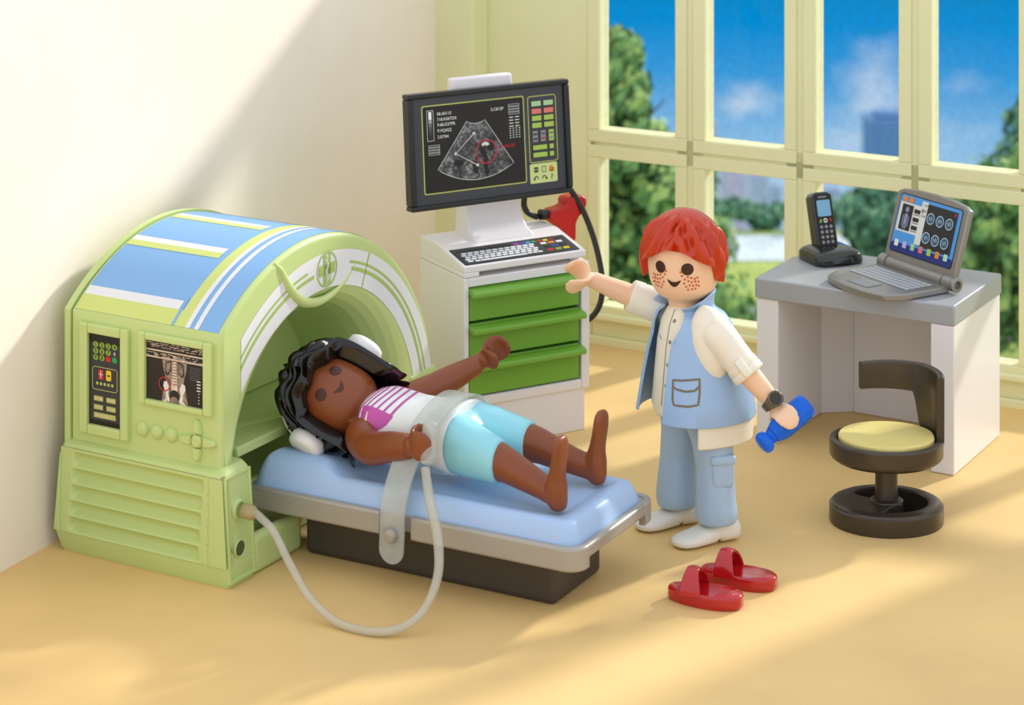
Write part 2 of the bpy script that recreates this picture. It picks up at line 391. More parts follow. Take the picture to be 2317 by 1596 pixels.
def tree(name, label, cx, by, Y, H_, R_, kind='round', pal='a', n=1500, ls=.09, group=None, crown0=.18, seed=1, zb=None):
    """cx: X of trunk; by ground z; H_ height; R_ crown radius"""
    rnd = random.Random(seed); zb = GZ if zb is None else zb
    root = thing(name, label, 'tree', (cx, Y, zb), 0, group)
    g = G(); g.tube([(0, 0, 0), (.02*R_, 0, H_*.4), (-.02*R_, 0, H_*.85)], [.07*R_+.02, .05*R_, .01], n=8)
    for k in range(6):
        a = rnd.random()*6.28; z = H_*(.3+.08*k); g.tube([(0, 0, z), (cos(a)*R_*.5, sin(a)*R_*.5, z+H_*.12)], [.03*R_, .008], n=6)
    g.build('trunk', BARK, root)
    g = G(); blobs = []
    nb = 46
    for k in range(nb):
        t = (k+.5)/nb; z = crown0+(1-crown0)*t
        if kind == 'cone': rr = (1-t)**.75*1.0+.05; br = .34*(1-t)+.12
        elif kind == 'loose': rr = (.5+.5*sin(t*3.14))*(.75+.35*rnd.random()); br = .26
        else: rr = sqrt(max(0, 1-(2*t-1)**2))*.75; br = .36
        a = k*2.399+rnd.random()*.5; q = sqrt(rnd.random())
        blobs.append(Vector((cos(a)*rr*q*R_, sin(a)*rr*q*R_, z*H_)))
    BR = [(.34*(1-(k+.5)/nb)+.14 if kind == 'cone' else .28)*R_ for k in range(nb)]
    for k, c in enumerate(blobs):   # leafy clumps
        br = BR[k]; m = rnd.choice((0, 0, 1))
        rs = []
        g.grid(lambda u, v: c+Vector((cos(u*2*pi)*sin(v*pi), sin(u*2*pi)*sin(v*pi), cos(v*pi)*.7))*br*(.62+.25*noise.noise(Vector((u*6, v*5, k)))), 9, 6, cu=True, m=m)
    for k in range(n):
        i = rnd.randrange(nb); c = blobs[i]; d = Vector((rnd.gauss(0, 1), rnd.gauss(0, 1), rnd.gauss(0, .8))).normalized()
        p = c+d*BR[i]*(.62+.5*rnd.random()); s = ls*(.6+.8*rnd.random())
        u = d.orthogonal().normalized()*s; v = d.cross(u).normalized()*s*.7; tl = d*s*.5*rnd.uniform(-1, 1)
        g.add([p-u, p-v+tl, p+u, p+v-tl], [(0, 1, 2, 3)], m=rnd.choice((0, 1, 1, 2, 2) if d.z > 0 else (0, 0, 1)))  # light and shade painted in: brighter greens on clump tops, darker below
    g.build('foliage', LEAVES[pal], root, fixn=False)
    return root
def tX(px, Y): return (px-1158.5)*Y/FP
def tz(py, Y): return HC-(py+822)*Y/FP
def t_at(name, label, px, ptop, Y, rpx, **k):
    return tree(name, label, tX(px, Y), 0, Y, tz(ptop, Y)-GZ, rpx*Y/FP, **k)
t_at('tall_tree', 'tall layered tree outside behind the left window column, reaching well above the middle bar', 1400, 85, 28.5, 235, kind='cone', n=7500, ls=.075, seed=3, crown0=.2)
t_at('park_tree', 'leafy tree standing between the tall tree and the lake', 1560, 345, 30.5, 85, kind='round', n=1500, ls=.06, seed=4, crown0=.35)
t_at('park_tree', 'round dark tree on the lawn right behind the cordless phone', 1985, 425, 33.5, 105, kind='round', pal='b', n=2200, ls=.07, seed=9, crown0=.30)
t_at('park_tree', 'big spreading tree outside to the right of the laptop', 2330, 400, 29.5, 230, kind='loose', pal='a', n=5500, ls=.075, seed=12, crown0=.22)
t_at('tall_tree', 'tall tree outside at the right edge rising above the middle bar', 2400, 150, 33.4, 190, kind='cone', n=4500, ls=.08, pal='b', seed=21, crown0=.3)
FARL = ['distant tree on the far lake shore, leftmost one beside the first wide window bar', 'distant tree on the far shore in front of the pale mauve tower block',
        'distant tree on the far shore in front of the lighter tower blocks', 'distant tree on the far shore, half behind the bar left of the phone',
        'distant tree on the far shore seen just left of the cordless phone', 'distant tree on the far shore, hidden partly by the round dark tree',
        'distant tree on the far shore just behind the laptop lid', 'distant tree on the far shore behind the right edge of the laptop', 'distant tree on the far shore, rightmost, behind the big spreading tree']
for i, (px, tp, r_) in enumerate(((1600, 455, 45), (1660, 462, 55), (1725, 472, 50), (1775, 470, 45), (1860, 455, 60), (1920, 470, 50), (2080, 450, 70), (2170, 455, 70), (2260, 450, 70))):
    Y = gy(531)+.45+(.9 if i % 2 else 0)
    tree('far_tree', FARL[i], tX(px, Y), 0, Y, tz(tp, Y)-GZ, r_*Y/FP, kind='round', pal='b', n=500, ls=.06, seed=30+i, group='trees along the far lake shore', crown0=.02)
def facade(name, a, b, sc):
    m = mat(name, a, .5); t = m.node_tree; co = N(t, 'ShaderNodeTexCoord'); sp = N(t, 'ShaderNodeSeparateXYZ'); L(t, co.outputs['Object'], sp.inputs[0])
    ad = N(t, 'ShaderNodeMath', operation='ADD'); L(t, sp.outputs[0], ad.inputs[0]); L(t, sp.outputs[1], ad.inputs[1])
    cb = N(t, 'ShaderNodeCombineXYZ'); L(t, ad.outputs[0], cb.inputs[0]); L(t, sp.outputs[2], cb.inputs[1])
    br = N(t, 'ShaderNodeTexBrick'); L(t, cb.outputs[0], br.inputs['Vector']); br.offset = 0
    br.inputs['Color1'].default_value = (*lin(b), 1); br.inputs['Color2'].default_value = (*lin(b), 1); br.inputs['Mortar'].default_value = (*lin(a), 1)
    br.inputs['Scale'].default_value = sc; br.inputs['Mortar Size'].default_value = .022; L(t, br.outputs[0], t.nodes['Principled BSDF'].inputs['Base Color']); return m
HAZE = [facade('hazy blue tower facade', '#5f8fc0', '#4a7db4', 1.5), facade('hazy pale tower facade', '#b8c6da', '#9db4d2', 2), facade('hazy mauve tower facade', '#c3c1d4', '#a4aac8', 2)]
def tower(label, x0p, x1p, ptop, Y, m, name='office_tower'):
    x0, x1, zt = tX(x0p, Y), tX(x1p, Y), tz(ptop, Y)
    root = thing(name, label, 'building', ((x0+x1)/2, Y, -25.0)); wd = (x1-x0)/2; h = zt+25
    g = G(); g.box(-wd, wd, -wd, wd, 0, h); g.build('tower_body', m, root, bevel=.03)
    g = G(); g.box(-wd*.6, wd*.6, -wd*.6, wd*.6, h, h+.2*wd); g.build('roof_plant', m, root, bevel=.02)
    return root
tower('dark blue flat-topped office tower far behind the third window column', 1958, 2062, 262, 95, HAZE[0])
tower('pale mauve tower block above the far trees in the second window column', 1632, 1690, 385, 92, HAZE[2])
tower('lighter tower block right of the pale mauve one in the distance', 1697, 1738, 392, 96, HAZE[1])
tower('lowest hazy tower block at the right of the distant cluster', 1742, 1768, 418, 99, HAZE[1])
tower('narrow pale tower seen just right of the first wide window bar', 1590, 1622, 275, 98, HAZE[1])
tower('faint low tower behind the round dark tree', 1858, 1905, 425, 100, HAZE[1])
# ================================================================ SCANNER
MX, MY, MYAW = -2.173, 11.707, -30.056
mri = thing('body_scanner', 'pale green body scanner with blue striped curved roof standing against the left wall', 'medical scanner', (MX, MY, 0), MYAW)
AC = (.80, .33); AR = 1.12          # arch centre (u,z), radius ; u is local +y
BC = (.85, .45)                     # bore centre
corner_a = math.acos((.04-AC[0])/AR)   # angle where the arch meets the side wall
zc = AC[1]+AR*sin(corner_a)
def outline(inset=0, zb=.40, n=70):
    R_ = AR-inset; ul = .04+inset; ca = math.acos((ul-AC[0])/R_)
    pts = [(AC[0]+R_, zb), (AC[0]+R_, zb+.06)]
    for k in range(n+1):
        a = ca*k/n; pts.append((AC[0]+R_*cos(a), AC[1]+.12*(1-smoothstep(a/.5)) *0+R_*sin(a)))
    zt = pts[-1][1]
    for k in range(1, 15): pts.append((ul, zt+(zb-zt)*k/14))
    return pts[0:1]+pts[2:]
OL = outline()
def bore(r): # points of the bore circle at same polar angles as outline points
    res = []
    for u, z in OL:
        a = atan2(z-BC[1], u-BC[0]); res.append((BC[0]+r*cos(a), BC[1]+r*sin(a)))
    return res
def lerp2(A, B, t): return [(a[0]+(b[0]-a[0])*t, a[1]+(b[1]-a[1])*t) for a, b in zip(A, B)]
XF = .93
rs = [[(.04, *p) for p in OL], [(XF-.024, *p) for p in OL]]
for i in range(1, 7):
    t = pi/2*i/6; rs.append([(XF-.024+.024*sin(t), *p) for p in outline(.026*(1-cos(t)))])
o2 = outline(.026)
rs.append([(XF, *p) for p in lerp2(o2, bore(.80), .5)]); rs.append([(XF, *p) for p in bore(.78)])
for r_, x in ((.74, .925), (.70, .905), (.67, .87), (.645, .82), (.63, .74), (.62, .62), (.61, .50), (.60, .42), (.57, .39), (.3, .38), (.02, .38)):
    rs.append([(x, *p) for p in bore(r_)])
g = G(); n = len(OL)
for i in range(len(rs)-1):
    g.add(rs[i]+rs[i+1], [(j, j+1, n+j+1, n+j) for j in range(n-1)])
body = g.build('housing', GREEN, mri, sharp=50)
# rear shell
g = G(); ro = [(u, z) for u, z in outline(-.012, zb=.50)]; g.prism(ro, 'x', 0.0, .034); g.build('rear_shell', GREEN, mri, bevel=.008, sharp=30)
# inner bore floor and jamb liner
g = G(); g.box(.10, .86, .26, 1.44, .51, .56); g.build('bore_floor', GREEN, mri, bevel=.01)
g = G(); g.box(.38, .41, .30, 1.40, .56, .95); g.build('bore_rear_panel', GREEN, mri, bevel=.012)
# ---- base
g = G()
def base_ring(z, x0, x1, y0, y1, r=.02):
    pts = []
    for cx, cy, a0 in ((x1-r, y1-r, 0), (x0+r, y1-r, 90), (x0+r, y0+r, 180), (x1-r, y0+r, 270)):
        for k in range(4): a = radians(a0+30*k); pts.append((cx+r*cos(a), cy+r*sin(a), z))
    return pts
g.rings([base_ring(0, .0, .99, .012, .215), base_ring(.02, -.012, .995, .004, .22), base_ring(.098, -.04, 1.0, -.006, .222), base_ring(.101, -.036, .996, .040, .222), base_ring(.500, .004, .970, .040, .21), base_ring(.503, .0, .972, .002, .21), base_ring(.52, .008, .965, .012, .205), base_ring(.54, .04, .94, .05, .2)])
g.build('base', GREEN, mri, sharp=30)
def groove_y(x, z):
    t = (z-.10)/.405; yb = -.004+t*.008
    d = 0
    for i in range(5):
        zc_ = .452-i*.078; xl = .075-.007*i; xr = .862-.006*i
        a = abs(z-zc_)/.036
        if a < 1:
            e = min((x-xl), (xr-x))/.03
            if e > 0: d += .040*(1-a*a)*smoothstep(e)*.85
    if abs(x-.885) < .004 or abs(x+.0+.0) < .003: d += .006
    return yb+d
g = G(); nx, nz = 150, 120
X_ = lambda a, z: (-.035+(.035)*(z-.1)/.405)+a*(.997-(-.035)-.0+(-.03-.035)*(z-.1)/.405)
g.grid(lambda a, b: ((lambda z: (lambda x: (x, groove_y(x, z)-.007, z))(X_(a, z)))(.099+.4045*b)), nx, nz)
g.grid(lambda a, b: ((lambda z: (X_(a, z), .05, z))(.10+.40*b)), 2, 2)
g.build('ribbed_panel', GREEN, mri, sharp=60)
g = G(); g.box(.03, .84, .20, 1.90, 0, .30); g.box(.80, .94, 1.36, 1.90, 0, .30); g.build('rear_base', GREEN, mri, bevel=.02)
g = G(); g.box(.03, .70, 1.42, 1.915, .28, .54); g.box(.70, .94, 1.66, 1.915, .28, .54); g.build('base_side', GREEN, mri, bevel=.015)
g = G(); g.box(.94, 1.0, .20, .60, 0, .185); g.build('foot_block', GREEN, mri, bevel=.03, seg=5)
# base front plate: raised rim
g = G(); t = .012
for a in ((.0, .195, .504, .522), (-.005, .200, .02, .036)): g.box(.965, 1.012, a[0], a[1], a[2], a[3])
g.xf(Matrix.Identity(4))
g2 = G()
def plate_x(z): return .968+(1.002-.968)*(.505-z)/.405 if z > .1 else 1.0
def plate_strip(u0, u1, z0, z1, pr=.008):
    xs = [(plate_x(z), z) for z in (z0, z1)]
    v = []
    for (x, z) in xs:
        for u in (u0, u1): v += [(x-.02, u, z), (x+pr, u, z)]
    g2.add(v, [(0, 1, 3, 2), (4, 6, 7, 5), (0, 4, 5, 1), (2, 3, 7, 6), (1, 5, 7, 3), (0, 2, 6, 4)])
plate_strip(.004, .022, .03, .512); plate_strip(.19, .208, .03, .512); plate_strip(.004, .208, .495, .512); plate_strip(.004, .208, .022, .04)
g2.build('socket_panel_rim', GREEN, mri, bevel=.004)
g = G(); g.lathe([(.05, -.02), (.05, .004), (.044, .012), (.036, .014), (.034, .004), (.034, -.01)], n=32, axis=(1, 0, 0), c=(plate_x(.342), .100, .342)); g.build('socket', GREEN, mri)
g = G(); g.lathe([(.042, -.02), (.042, .004), (.038, .008), (.034, .004), (.033, -.012)], n=32, axis=(1, 0, 0), c=(plate_x(.17)+.004, .085, .17)); g.build('socket', GREEN, mri)
g = G(); g.lathe([(.034, .0), (.034, .003)], n=32, axis=(1, 0, 0), c=(plate_x(.17)+.006, .085, .17)); g.build('socket_hole', mat('shaded hole interior', '#4e5a30', .8), mri)
# ---- side wall details (plane y=.04)
def frame(name, x0, x1, z0, z1, X0_, X1_, Z0_, Z1_):
    g = G(); y0, y1 = .012, .05
    g.box(x0, X0_, y0, y1, z0, z1); g.box(X1_, x1, y0, y1, z0, z1); g.box(X0_, X1_, y0, y1, Z1_, z1); g.box(X0_, X1_, y0, y1, z0, Z0_)
    return g.build(name, GREEN, mri, bevel=.009)
frame('keypad_frame', .098, .395, .580, 1.110, .148, .348, .628, 1.064)
frame('image_frame', .456, .886, .775, 1.116, .496, .838, .803, 1.082)
g = G(); g.box(.905, .909, .034, .046, .545, 1.16)
# buttons
for i, x in enumerate((.471, .557, .643)):
    g = G(); g.lathe([(.036, 0), (.034, .012), (.024, .022), (.010, .026)], n=28, axis=(0, -1, 0), c=(x, .042, .651)); g.build('round_button', GREEN, mri)
def petal(cx, cz, ang, ln, wd):
    g = G(); pts = []
    for k in range(17):
        t = k/16; pts.append((wd*sqrt(max(0, 1-t**1.7))*(1-.15*(1-t)), ln*t))
    poly = pts+[(-a, b) for a, b in reversed(pts[:-1])]
    ca, sa = cos(ang), sin(ang)
    for k, (a, b) in enumerate(((.0, .03), (.03, .012))): pass
    P = [(cx+(p[1]+.034)*ca-p[0]*sa, cz+(p[1]+.034)*sa+p[0]*ca) for p in poly]
    cxm = sum(p[0] for p in P)/len(P); czm = sum(p[1] for p in P)/len(P)
    R1 = [(x, .045, z) for x, z in P]; R2 = [(x, .024, z) for x, z in P]; R3 = [(cxm+(x-cxm)*.72, .016, czm+(z-czm)*.72) for x, z in P]
    g.rings([R1, R2, R3]); g.build('arrow_button', GREEN, mri)
for a, ln in ((pi/2, .066), (0, .075), (-pi/2, .062), (pi, .066)): petal(.797, .648, a, ln, .025)
g = G(); g.lathe([(.030, 0), (.030, .022), (.022, .03)], n=28, axis=(0, -1, 0), c=(.797, .045, .648)); g.build('round_button', GREEN, mri)
# keypad sticker
st = Stk(lambda u, v, h: (u, .034-h, v), [BLACKST])
st.rrect(.146, .350, .626, 1.066, .012, BLACKST).up().rect(.155, .34, .65, 1.02, DKGREY)
st.up()
for r_, row in enumerate(('1234', '567 ', '98  ')):
    for c_, ch in enumerate(row):
        u = .189+.0385*c_; v = 1.012-.031*r_
        if ch != ' ': st.circ(u, v, .0155, KEYG, sv=.9)
st.circ(.266, .950, .0165, REDI, sv=.85); st.circ(.3045, .950, .0165, GRNI, sv=.85)
st.rframe(.168, .322, .795, .907, .016, .0035, KEYL)
st.rrect(.205, .237, .846, .896, .008, REDI); st.rrect(.252, .284, .846, .896, .008, YELI)
for k in range(5): st.circ(.199+k*.0228, .827, .008, KEYL, n=12)
for a in ((.178, .234, .742, .766), (.255, .311, .742, .766), (.178, .234, .701, .725), (.255, .311, .701, .725), (.178, .311, .662, .687)): st.rect(*a, KEYL)
st.up()
for r_, row in enumerate(('1234', '567 ', '98  ')):
    for c_, ch in enumerate(row):
        if ch != ' ': st.text(ch, .189+.0385*c_, 1.012-.031*r_-.0085, .026, BLACKST, 'CENTER')
st.text('8', .3045, .972, .024, PALEST, 'CENTER')
st.rect(.2185, .2235, .853, .889, PALEST); st.rect(.209, .233, .869, .873, PALEST); st.rect(.259, .277, .868, .874, BLACKST)
for a in ((.180, .232, .751, .757), (.257, .309, .751, .757), (.180, .232, .710, .716), (.257, .309, .710, .716), (.18, .309, .671, .677)): st.rect(*a, TANI)
st.build('keypad_sticker', mri)
# image sticker
st = Stk(lambda u, v, h: (u, .034-h, v), [BLACKST])
BK2 = mat('brown black ink', '#231c18', .5)
st.rrect(.494, .840, .801, 1.084, .012, BK2).up()
rnd = random.Random(5)
for v in (1.036, 1.004):
    st.rect(.494, .840, v-.003, v+.004, TANI)
for k in range(110):
    u = .497+rnd.random()*.325; v = rnd.choice((1.071, 1.062, 1.053, 1.024, 1.017, 1.011))+rnd.uniform(-.002, .002); st.rect(u, min(.838, u+.01+rnd.random()*.02), v-.0012, v+.0014, TANI)
cx = .664
def Pp(a): return [(cx+x*1.0, z) for x, z in a]
Lb = [(-.073, .998), (-.068, .96), (-.058, .93), (-.052, .90), (-.066, .86), (-.078, .803)]
st.poly(Pp(Lb+[(-x, z) for x, z in reversed(Lb)]), TAN2).up()
st.poly(Pp([(-.052, .99), (-.02, .998), (-.022, .955), (-.042, .925), (-.056, .94)]), BK2); st.poly(Pp([(.052, .99), (.02, .998), (.022, .955), (.042, .925), (.056, .94)]), BK2)
st.up().poly(Pp([(-.048, .985), (-.024, .992), (-.026, .958), (-.042, .935), (-.050, .95)]), TAN2); st.poly(Pp([(.048, .985), (.024, .992), (.026, .958), (.042, .935), (.050, .95)]), TAN2)
st.up()
for k in range(9): st.rect(cx-.012-.0007*k, cx+.012+.0007*k, .998-.0135*k-.010, .998-.0135*k, TANI)
st.poly(Pp([(-.022, .880), (.022, .880), (.012, .845), (-.012, .845)]), TANI)
for s_ in (-1, 1):
    st.poly(Pp([(s_*.030, .875), (s_*.045, .902), (s_*.062, .897), (s_*.066, .875), (s_*.052, .85), (s_*.05, .82), (s_*.038, .803), (s_*.026, .812), (s_*.036, .845)]), PALEST)
st.up().circ(cx, .838, .028, BK2, sv=.95); st.up().circ(cx, .822, .02, TAN2, sv=.6)
st.poly(Pp([(-.07, .803), (-.05, .822), (-.04, .803)]), TANI); st.poly(Pp([(.07, .803), (.05, .822), (.04, .803)]), TANI)
st.ring(.606, .886, .034, .005, REDI, sv=1.0)
for k in range(7): st.rect(.756, .818, .985-k*.0095, .9865-k*.0095, GREYI)
for k in range(4): st.rect(.796, .818, .923-k*.0145, .929-k*.0145, PALEST)
for k in range(4): st.rect(.805, .811, .866-k*.0145, .871-k*.0145, PALEST)
st.build('scan_image_sticker', mri)
# roof sticker (on the arch): u = x, v = angle in degrees
def rf(u, v, h): a = radians(v); return (u, AC[0]+(AR+h)*cos(a), AC[1]+(AR+h)*sin(a))
st = Stk(rf, [BLUEST], h=.0012)
AE = degrees_corner = math.degrees(corner_a)-.6
st.rect(.050, .905, 58, AE, BLUEST, 2, 60).up()
def rr(x0, x1, a0, a1, m): st.rect(x0, x1, a0, a1, m, 1, max(2, int(abs(a1-a0)/2)))
rr(.050, .655, 127.6, AE, LIME); rr(.052, .625, 125.0, 127.6, WHITEST); 
rr(.050, .617, 106.8, 109.2, LIME); rr(.050, .617, 104.6, 106.8, WHITEST)
rr(.050, .617, 88.6, 91.0, LIME); rr(.050, .617, 86.2, 88.6, WHITEST); rr(.050, .617, 70, 72.5, LIME); rr(.050, .617, 67.6, 70, WHITEST)
rr(.655, .712, 58, AE, LIME); rr(.712, .738, 58, AE, WHITEST); rr(.764, .790, 58, AE, WHITEST)
st.up(); rr(.630, .645, 124, AE, BLUEST)
st.build('roof_sticker', mri)
# front band
BCc = (.87, .33)
def ff_(u, v, h): return (XF+h, BCc[0]+u*cos(v), BCc[1]+u*sin(v))
st = Stk(ff_, [WHITEST], h=.0015)
def aend(r): return math.acos(max(-1, (.191-BCc[0])/r))
def abeg(r): return math.asin(.20/r) if r > .2 else 0
def band(r0, r1, m, a0=None, a1=None, n=80):
    A = [(r0, (abeg(r0) if a0 is None else a0)+((aend(r0) if a1 is None else a1)-(abeg(r0) if a0 is None else a0))*k/n) for k in range(n+1)]
    B = [(r1, (abeg(r1) if a0 is None else a0)+((aend(r1) if a1 is None else a1)-(abeg(r1) if a0 is None else a0))*k/n) for k in range(n+1)]
    st.strip(A, B, m)
for k in range(8): band(.85+.176*k/8, .85+.176*(k+1)/8, WHITEST)
st.up()
band(.958, .970, GREEN_SH, None, radians(76)); band(.922, .940, GREEN_SH, None, radians(74.5))
band(.958, .970, GREEN_SH, radians(98), None); band(.922, .940, GREEN_SH, radians(95), None)
band(.850, 1.026, GREEN_SH, radians(66.0), radians(66.6), n=2)
st.build('arch_sticker', mri)
# emblem
EC = (.901, 1.272)
st = Stk(lambda u, v, h: (XF+.0035+h, EC[0]+u, EC[1]+v), [GREEN_SH])
st.ring(0, 0, .088, .008, GREEN_SH); st.rect(-.068, .068, -.026, .026, GREEN_SH); st.rect(-.030, .030, -.074, .074, GREEN_SH)
st.up().rect(-.003, .003, -.066, .066, WHITEST)
st.line([(.018*sin(k*.55)*(1-.02*k), -.055+.0052*k) for k in range(22)], .007, WHITEST)
st.circ(0, .066, .008, WHITEST, n=12)
st.build('medical_emblem', mri)
# crescent lip under the emblem
pts = [(.47, 1.395), (.52, 1.345), (.58, 1.255), (.68, 1.168), (.80, 1.130), (.92, 1.130), (1.04, 1.165), (1.12, 1.215), (1.18, 1.275), (1.225, 1.34)]
g = G(); g.tube([(XF-.006, u, z) for u, z in pts], [.006, .018, .027, .028, .024, .018, .013, .009, .007, .004], n=14, up=(1, 0, 0)); g.build('crescent_ridge', GREEN, mri)
# ================================================================ BED
BX, BY, BYAW = .2976, 10.769, -28.555
bex = Vector((cos(radians(BYAW)), sin(radians(BYAW)), 0)); bey = Vector((-bex.y, bex.x, 0))
def bw(x, y, z=0): return Vector((BX, BY, 0))+bex*x+bey*y+Vector((0, 0, z))
bed = thing('examination_bed', 'low examination bed with light blue mattress, silver rail and dark base running into the scanner', 'bed', (BX, BY, 0), BYAW)
def rline(x0, x1, y0, y1, r, inset=0):
    x1 -= inset; y0 += inset; y1 -= inset; r = max(.01, r-inset)
    pts = [(x0, y0)]
    for cx, cy, a0 in ((x1-r, y0+r, -90), (x1-r, y1-r, 0)):
        for k in range(9): a = radians(a0+90*k/8); pts.append((cx+r*cos(a), cy+r*sin(a)))
    pts.append((x0, y1)); return pts
def cum(p):
    d = [0]
    for a, b in zip(p, p[1:]): d.append(d[-1]+hypot(b[0]-a[0], b[1]-a[1]))
    return d
RX0, RX1, RY0, RY1, RR = -1.80, 0, 0, .815, .09
po = rline(RX0, RX1, RY0, RY1, RR)
def walls(pred_lo, pred_hi, z0, z1, th=.038):
    # strip of rail following the outline between two path lengths
    A = po; D = cum(A); tot = D[-1]
    def at(s):
        for i in range(len(D)-1):
            if s <= D[i+1] or i == len(D)-2:
                t = (s-D[i])/(D[i+1]-D[i]); x = A[i][0]+(A[i+1][0]-A[i][0])*t; y = A[i][1]+(A[i+1][1]-A[i][1])*t
                dx, dy = A[i+1][0]-A[i][0], A[i+1][1]-A[i][1]; l = hypot(dx, dy); return x, y, -dy/l, dx/l
    ss = [pred_lo]+[d for d in D if pred_lo+.004 < d < pred_hi-.004]+[pred_hi]
    rings = []
    for s_ in ss:
        x, y, nx, ny = at(s_); prof = ((0, z0+.01), (.01, z0), (th, z0), (th, z1-.008), (th-.008, z1), (.010, z1), (0, z1-.010))
        rings.append([(x+nx*a, y+ny*a, z) for a, z in prof])
    return rings
D = cum(po); TOT = D[-1]
g = G()
sg = -RX0            # length of the straight front run to x=0 (approx)
s_of_x = lambda x: x-RX0
send0 = D[9]+0       # start of end face (after near corner)
yend = lambda y: D[9]+(y-RR)
g.rings(walls(0, s_of_x(-1.04), .235, .345)); g.rings(walls(s_of_x(-.872), yend(.106), .235, .345))
g.rings(walls(yend(.106), yend(.69), .282, .345)); g.rings(walls(yend(.69), TOT, .235, .345))
for a in (-.18,):
    pass
slab = [(x, y) for x, y in rline(RX0, RX1, RY0, RY1, RR, .03)]
g.prism(slab, 'z', .262, .335)
g.build('rail', RAIL, bed, bevel=.004, seg=2)
g = G(); g.box(-1.565, -.21, .17, .645, .0, .27); g.build('base', DARKB, bed, bevel=.03, seg=4)
g = G(); g.lathe([(.0, .0), (.022, .0), (.022, .038), (.033, .040), (.034, .052), (.028, .062), (.012, .066), (.0, .066)], n=32, axis=(0, -1, 0), c=(-.955, .004, .262)); g.build('strap_peg', RAIL, bed)
# mattress height field
def padz(x, y):
    x0, x1, y0, y1, r = -1.80, -.042, .036, .779, .09
    # distance to rounded rectangle edge
    cx, cy = (x0+x1)/2, (y0+y1)/2; qx, qy = abs(x-cx)-((x1-x0)/2-r), abs(y-cy)-((y1-y0)/2-r)
    e = r-(hypot(max(qx, 0), max(qy, 0))+min(max(qx, qy), 0))
    if e < 0: e = 0
    z = .325+.105*(1-(1-min(e/.075, 1))**2.4)
    m = smoothstep((e-.07)/.10); z -= .022*m*smoothstep((-.10-x)/.1)*smoothstep((x+1.30)/.12)
    pl = smoothstep((-1.30-x)/.14+.25*(1-abs(y-.41)/.3)*0); z += .060*pl*smoothstep(e/.12)
    z += .03*smoothstep((-1.35-x)/.1)*smoothstep(e/.1)*smoothstep((.25-abs(y-.41))/.1)*-.6
    return z
g = G()
MX0, MX1, MY0, MY1 = -1.80, -.042, .036, .779
def mcoord(t, n): # denser near the edges
    return .5-.5*cos(pi*t)*(.6)-(.5-t)*.4
g.grid(lambda a, b: (lambda x, y: (x, y, padz(x, y)))(MX0+(MX1-MX0)*(.5-(.5*cos(pi*a)*.7+(.5-a)*.3)), MY0+(MY1-MY0)*(.5-(.5*cos(pi*b)*.7+(.5-b)*.3))), 230, 110)
n_ = len(g.v); g.v += [(x, y, .30) for x, y, z in g.v]
E_ = [i*110 for i in range(230)]+[229*110+j for j in range(110)]+[i*110+109 for i in reversed(range(230))]+[j for j in reversed(range(110))]
for a, b in zip(E_, E_[1:]+E_[:1]):
    if a != b: g.f.append((a, b, b+n_, a+n_)); g.m.append(0)
g.f.append(tuple(q+n_ for q in (0, 229*110, 229*110+109, 109))); g.m.append(0)
g.v = g.v
g.build('mattress', PAD, bed, sharp=80)
# ================================================================ TROLLEY
cart = thing('ultrasound_trolley', 'tall light grey ultrasound trolley with three green drawers, keyboard and tilted monitor', 'trolley', (-.258, 13.103, 0), 29.35)
g = G()
g.box(0, .03, 0, .52, .235, .935); g.box(.738, .79, 0, .52, .235, .935); g.box(.03, .738, 0, .52, .235, .286); g.box(.03, .738, 0, .52, .886, .935); g.box(.02, .75, .18, .52, .25, .92)
g.build('cabinet', CART, cart, bevel=.006)
g = G(); g.box(.01, .766, .012, .51, 0, .24); g.build('plinth', CART, cart, bevel=.006)
for z0, z1, lab in ((.697, .880, None), (.500, .683, None), (.292, .486, None)):
    g = G(); g.box(.036, .730, .008, .17, z0, z1); dr = g.build('drawer', DRAWER, cart, bevel=.008)
    g = G()
    zh = z1-.027
    prof = [(.012, z1-.004), (-.045, zh+.018), (-.062, zh+.012), (-.066, zh-.004), (-.060, zh-.018), (-.046, zh-.020), (.012, zh-.004)]
    g.prism(prof, 'x', .030, .735); g.build('handle', DRAWER, dr, bevel=.005, seg=3)
g = G(); g.prism([(.0, .962), (.52, .962), (.52, 1.062), (.313, 1.061), (.0, 1.0)], 'x', 0, .768)
g.box(0, .096, 0, .52, .936, .965); g.box(.70, .768, .06, .52, .936, .965); g.box(.09, .71, .09, .52, .936, .965)
cap = g.build('console_top', CART, cart, bevel=.008)
kn = Vector((0, -.061, .313)).normalized(); ku = Vector((0, .313, .061)).normalized()
kfn = lambda u, v, h: tuple(Vector((u, 0, 1.0))+ku*v*1.018+kn*(h+.0005))
st = Stk(kfn, [DKGREY], h=.0008)
st.rrect(.016, .738, .013, .212, .01, BLACKST).up().rect(.022, .732, .018, .206, DKGREY).up()
for r_ in range(4):
    for k in range(12):
        u = .046+.0385*k+(.012 if r_ % 2 else 0); v = .064+.0235*r_
        st.rrect(u+.002, u+.034, v+.002, v+.020, .004, WHITEST)
st.rrect(.052, .085, .044, .060, .004, WHITEST); st.rrect(.095, .128, .040, .056, .004, WHITEST); st.rrect(.132, .42, .040, .056, .004, WHITEST)
for k in range(3): st.rrect(.425+.033*k, .453+.033*k, .044, .060, .004, WHITEST)
colr = [[PURI, PURI, CYANI, GRNI, REDI, YELI, REDI, BLACKST], [GREYI, ORI, BLACKST, GREYI], [BLACKST, BLUEI, BLACKST], [REDI, KEYG, YELI]]
for k, m in enumerate((PURI, mat('violet printed ink', '#5a48b0', .45), CYANI, GRNI, REDI, YELI, mat('maroon printed ink', '#8a1c24', .45), BLACKST)):
    st.rect(.405+.037*k, .433+.037*k, .164, .184, m)
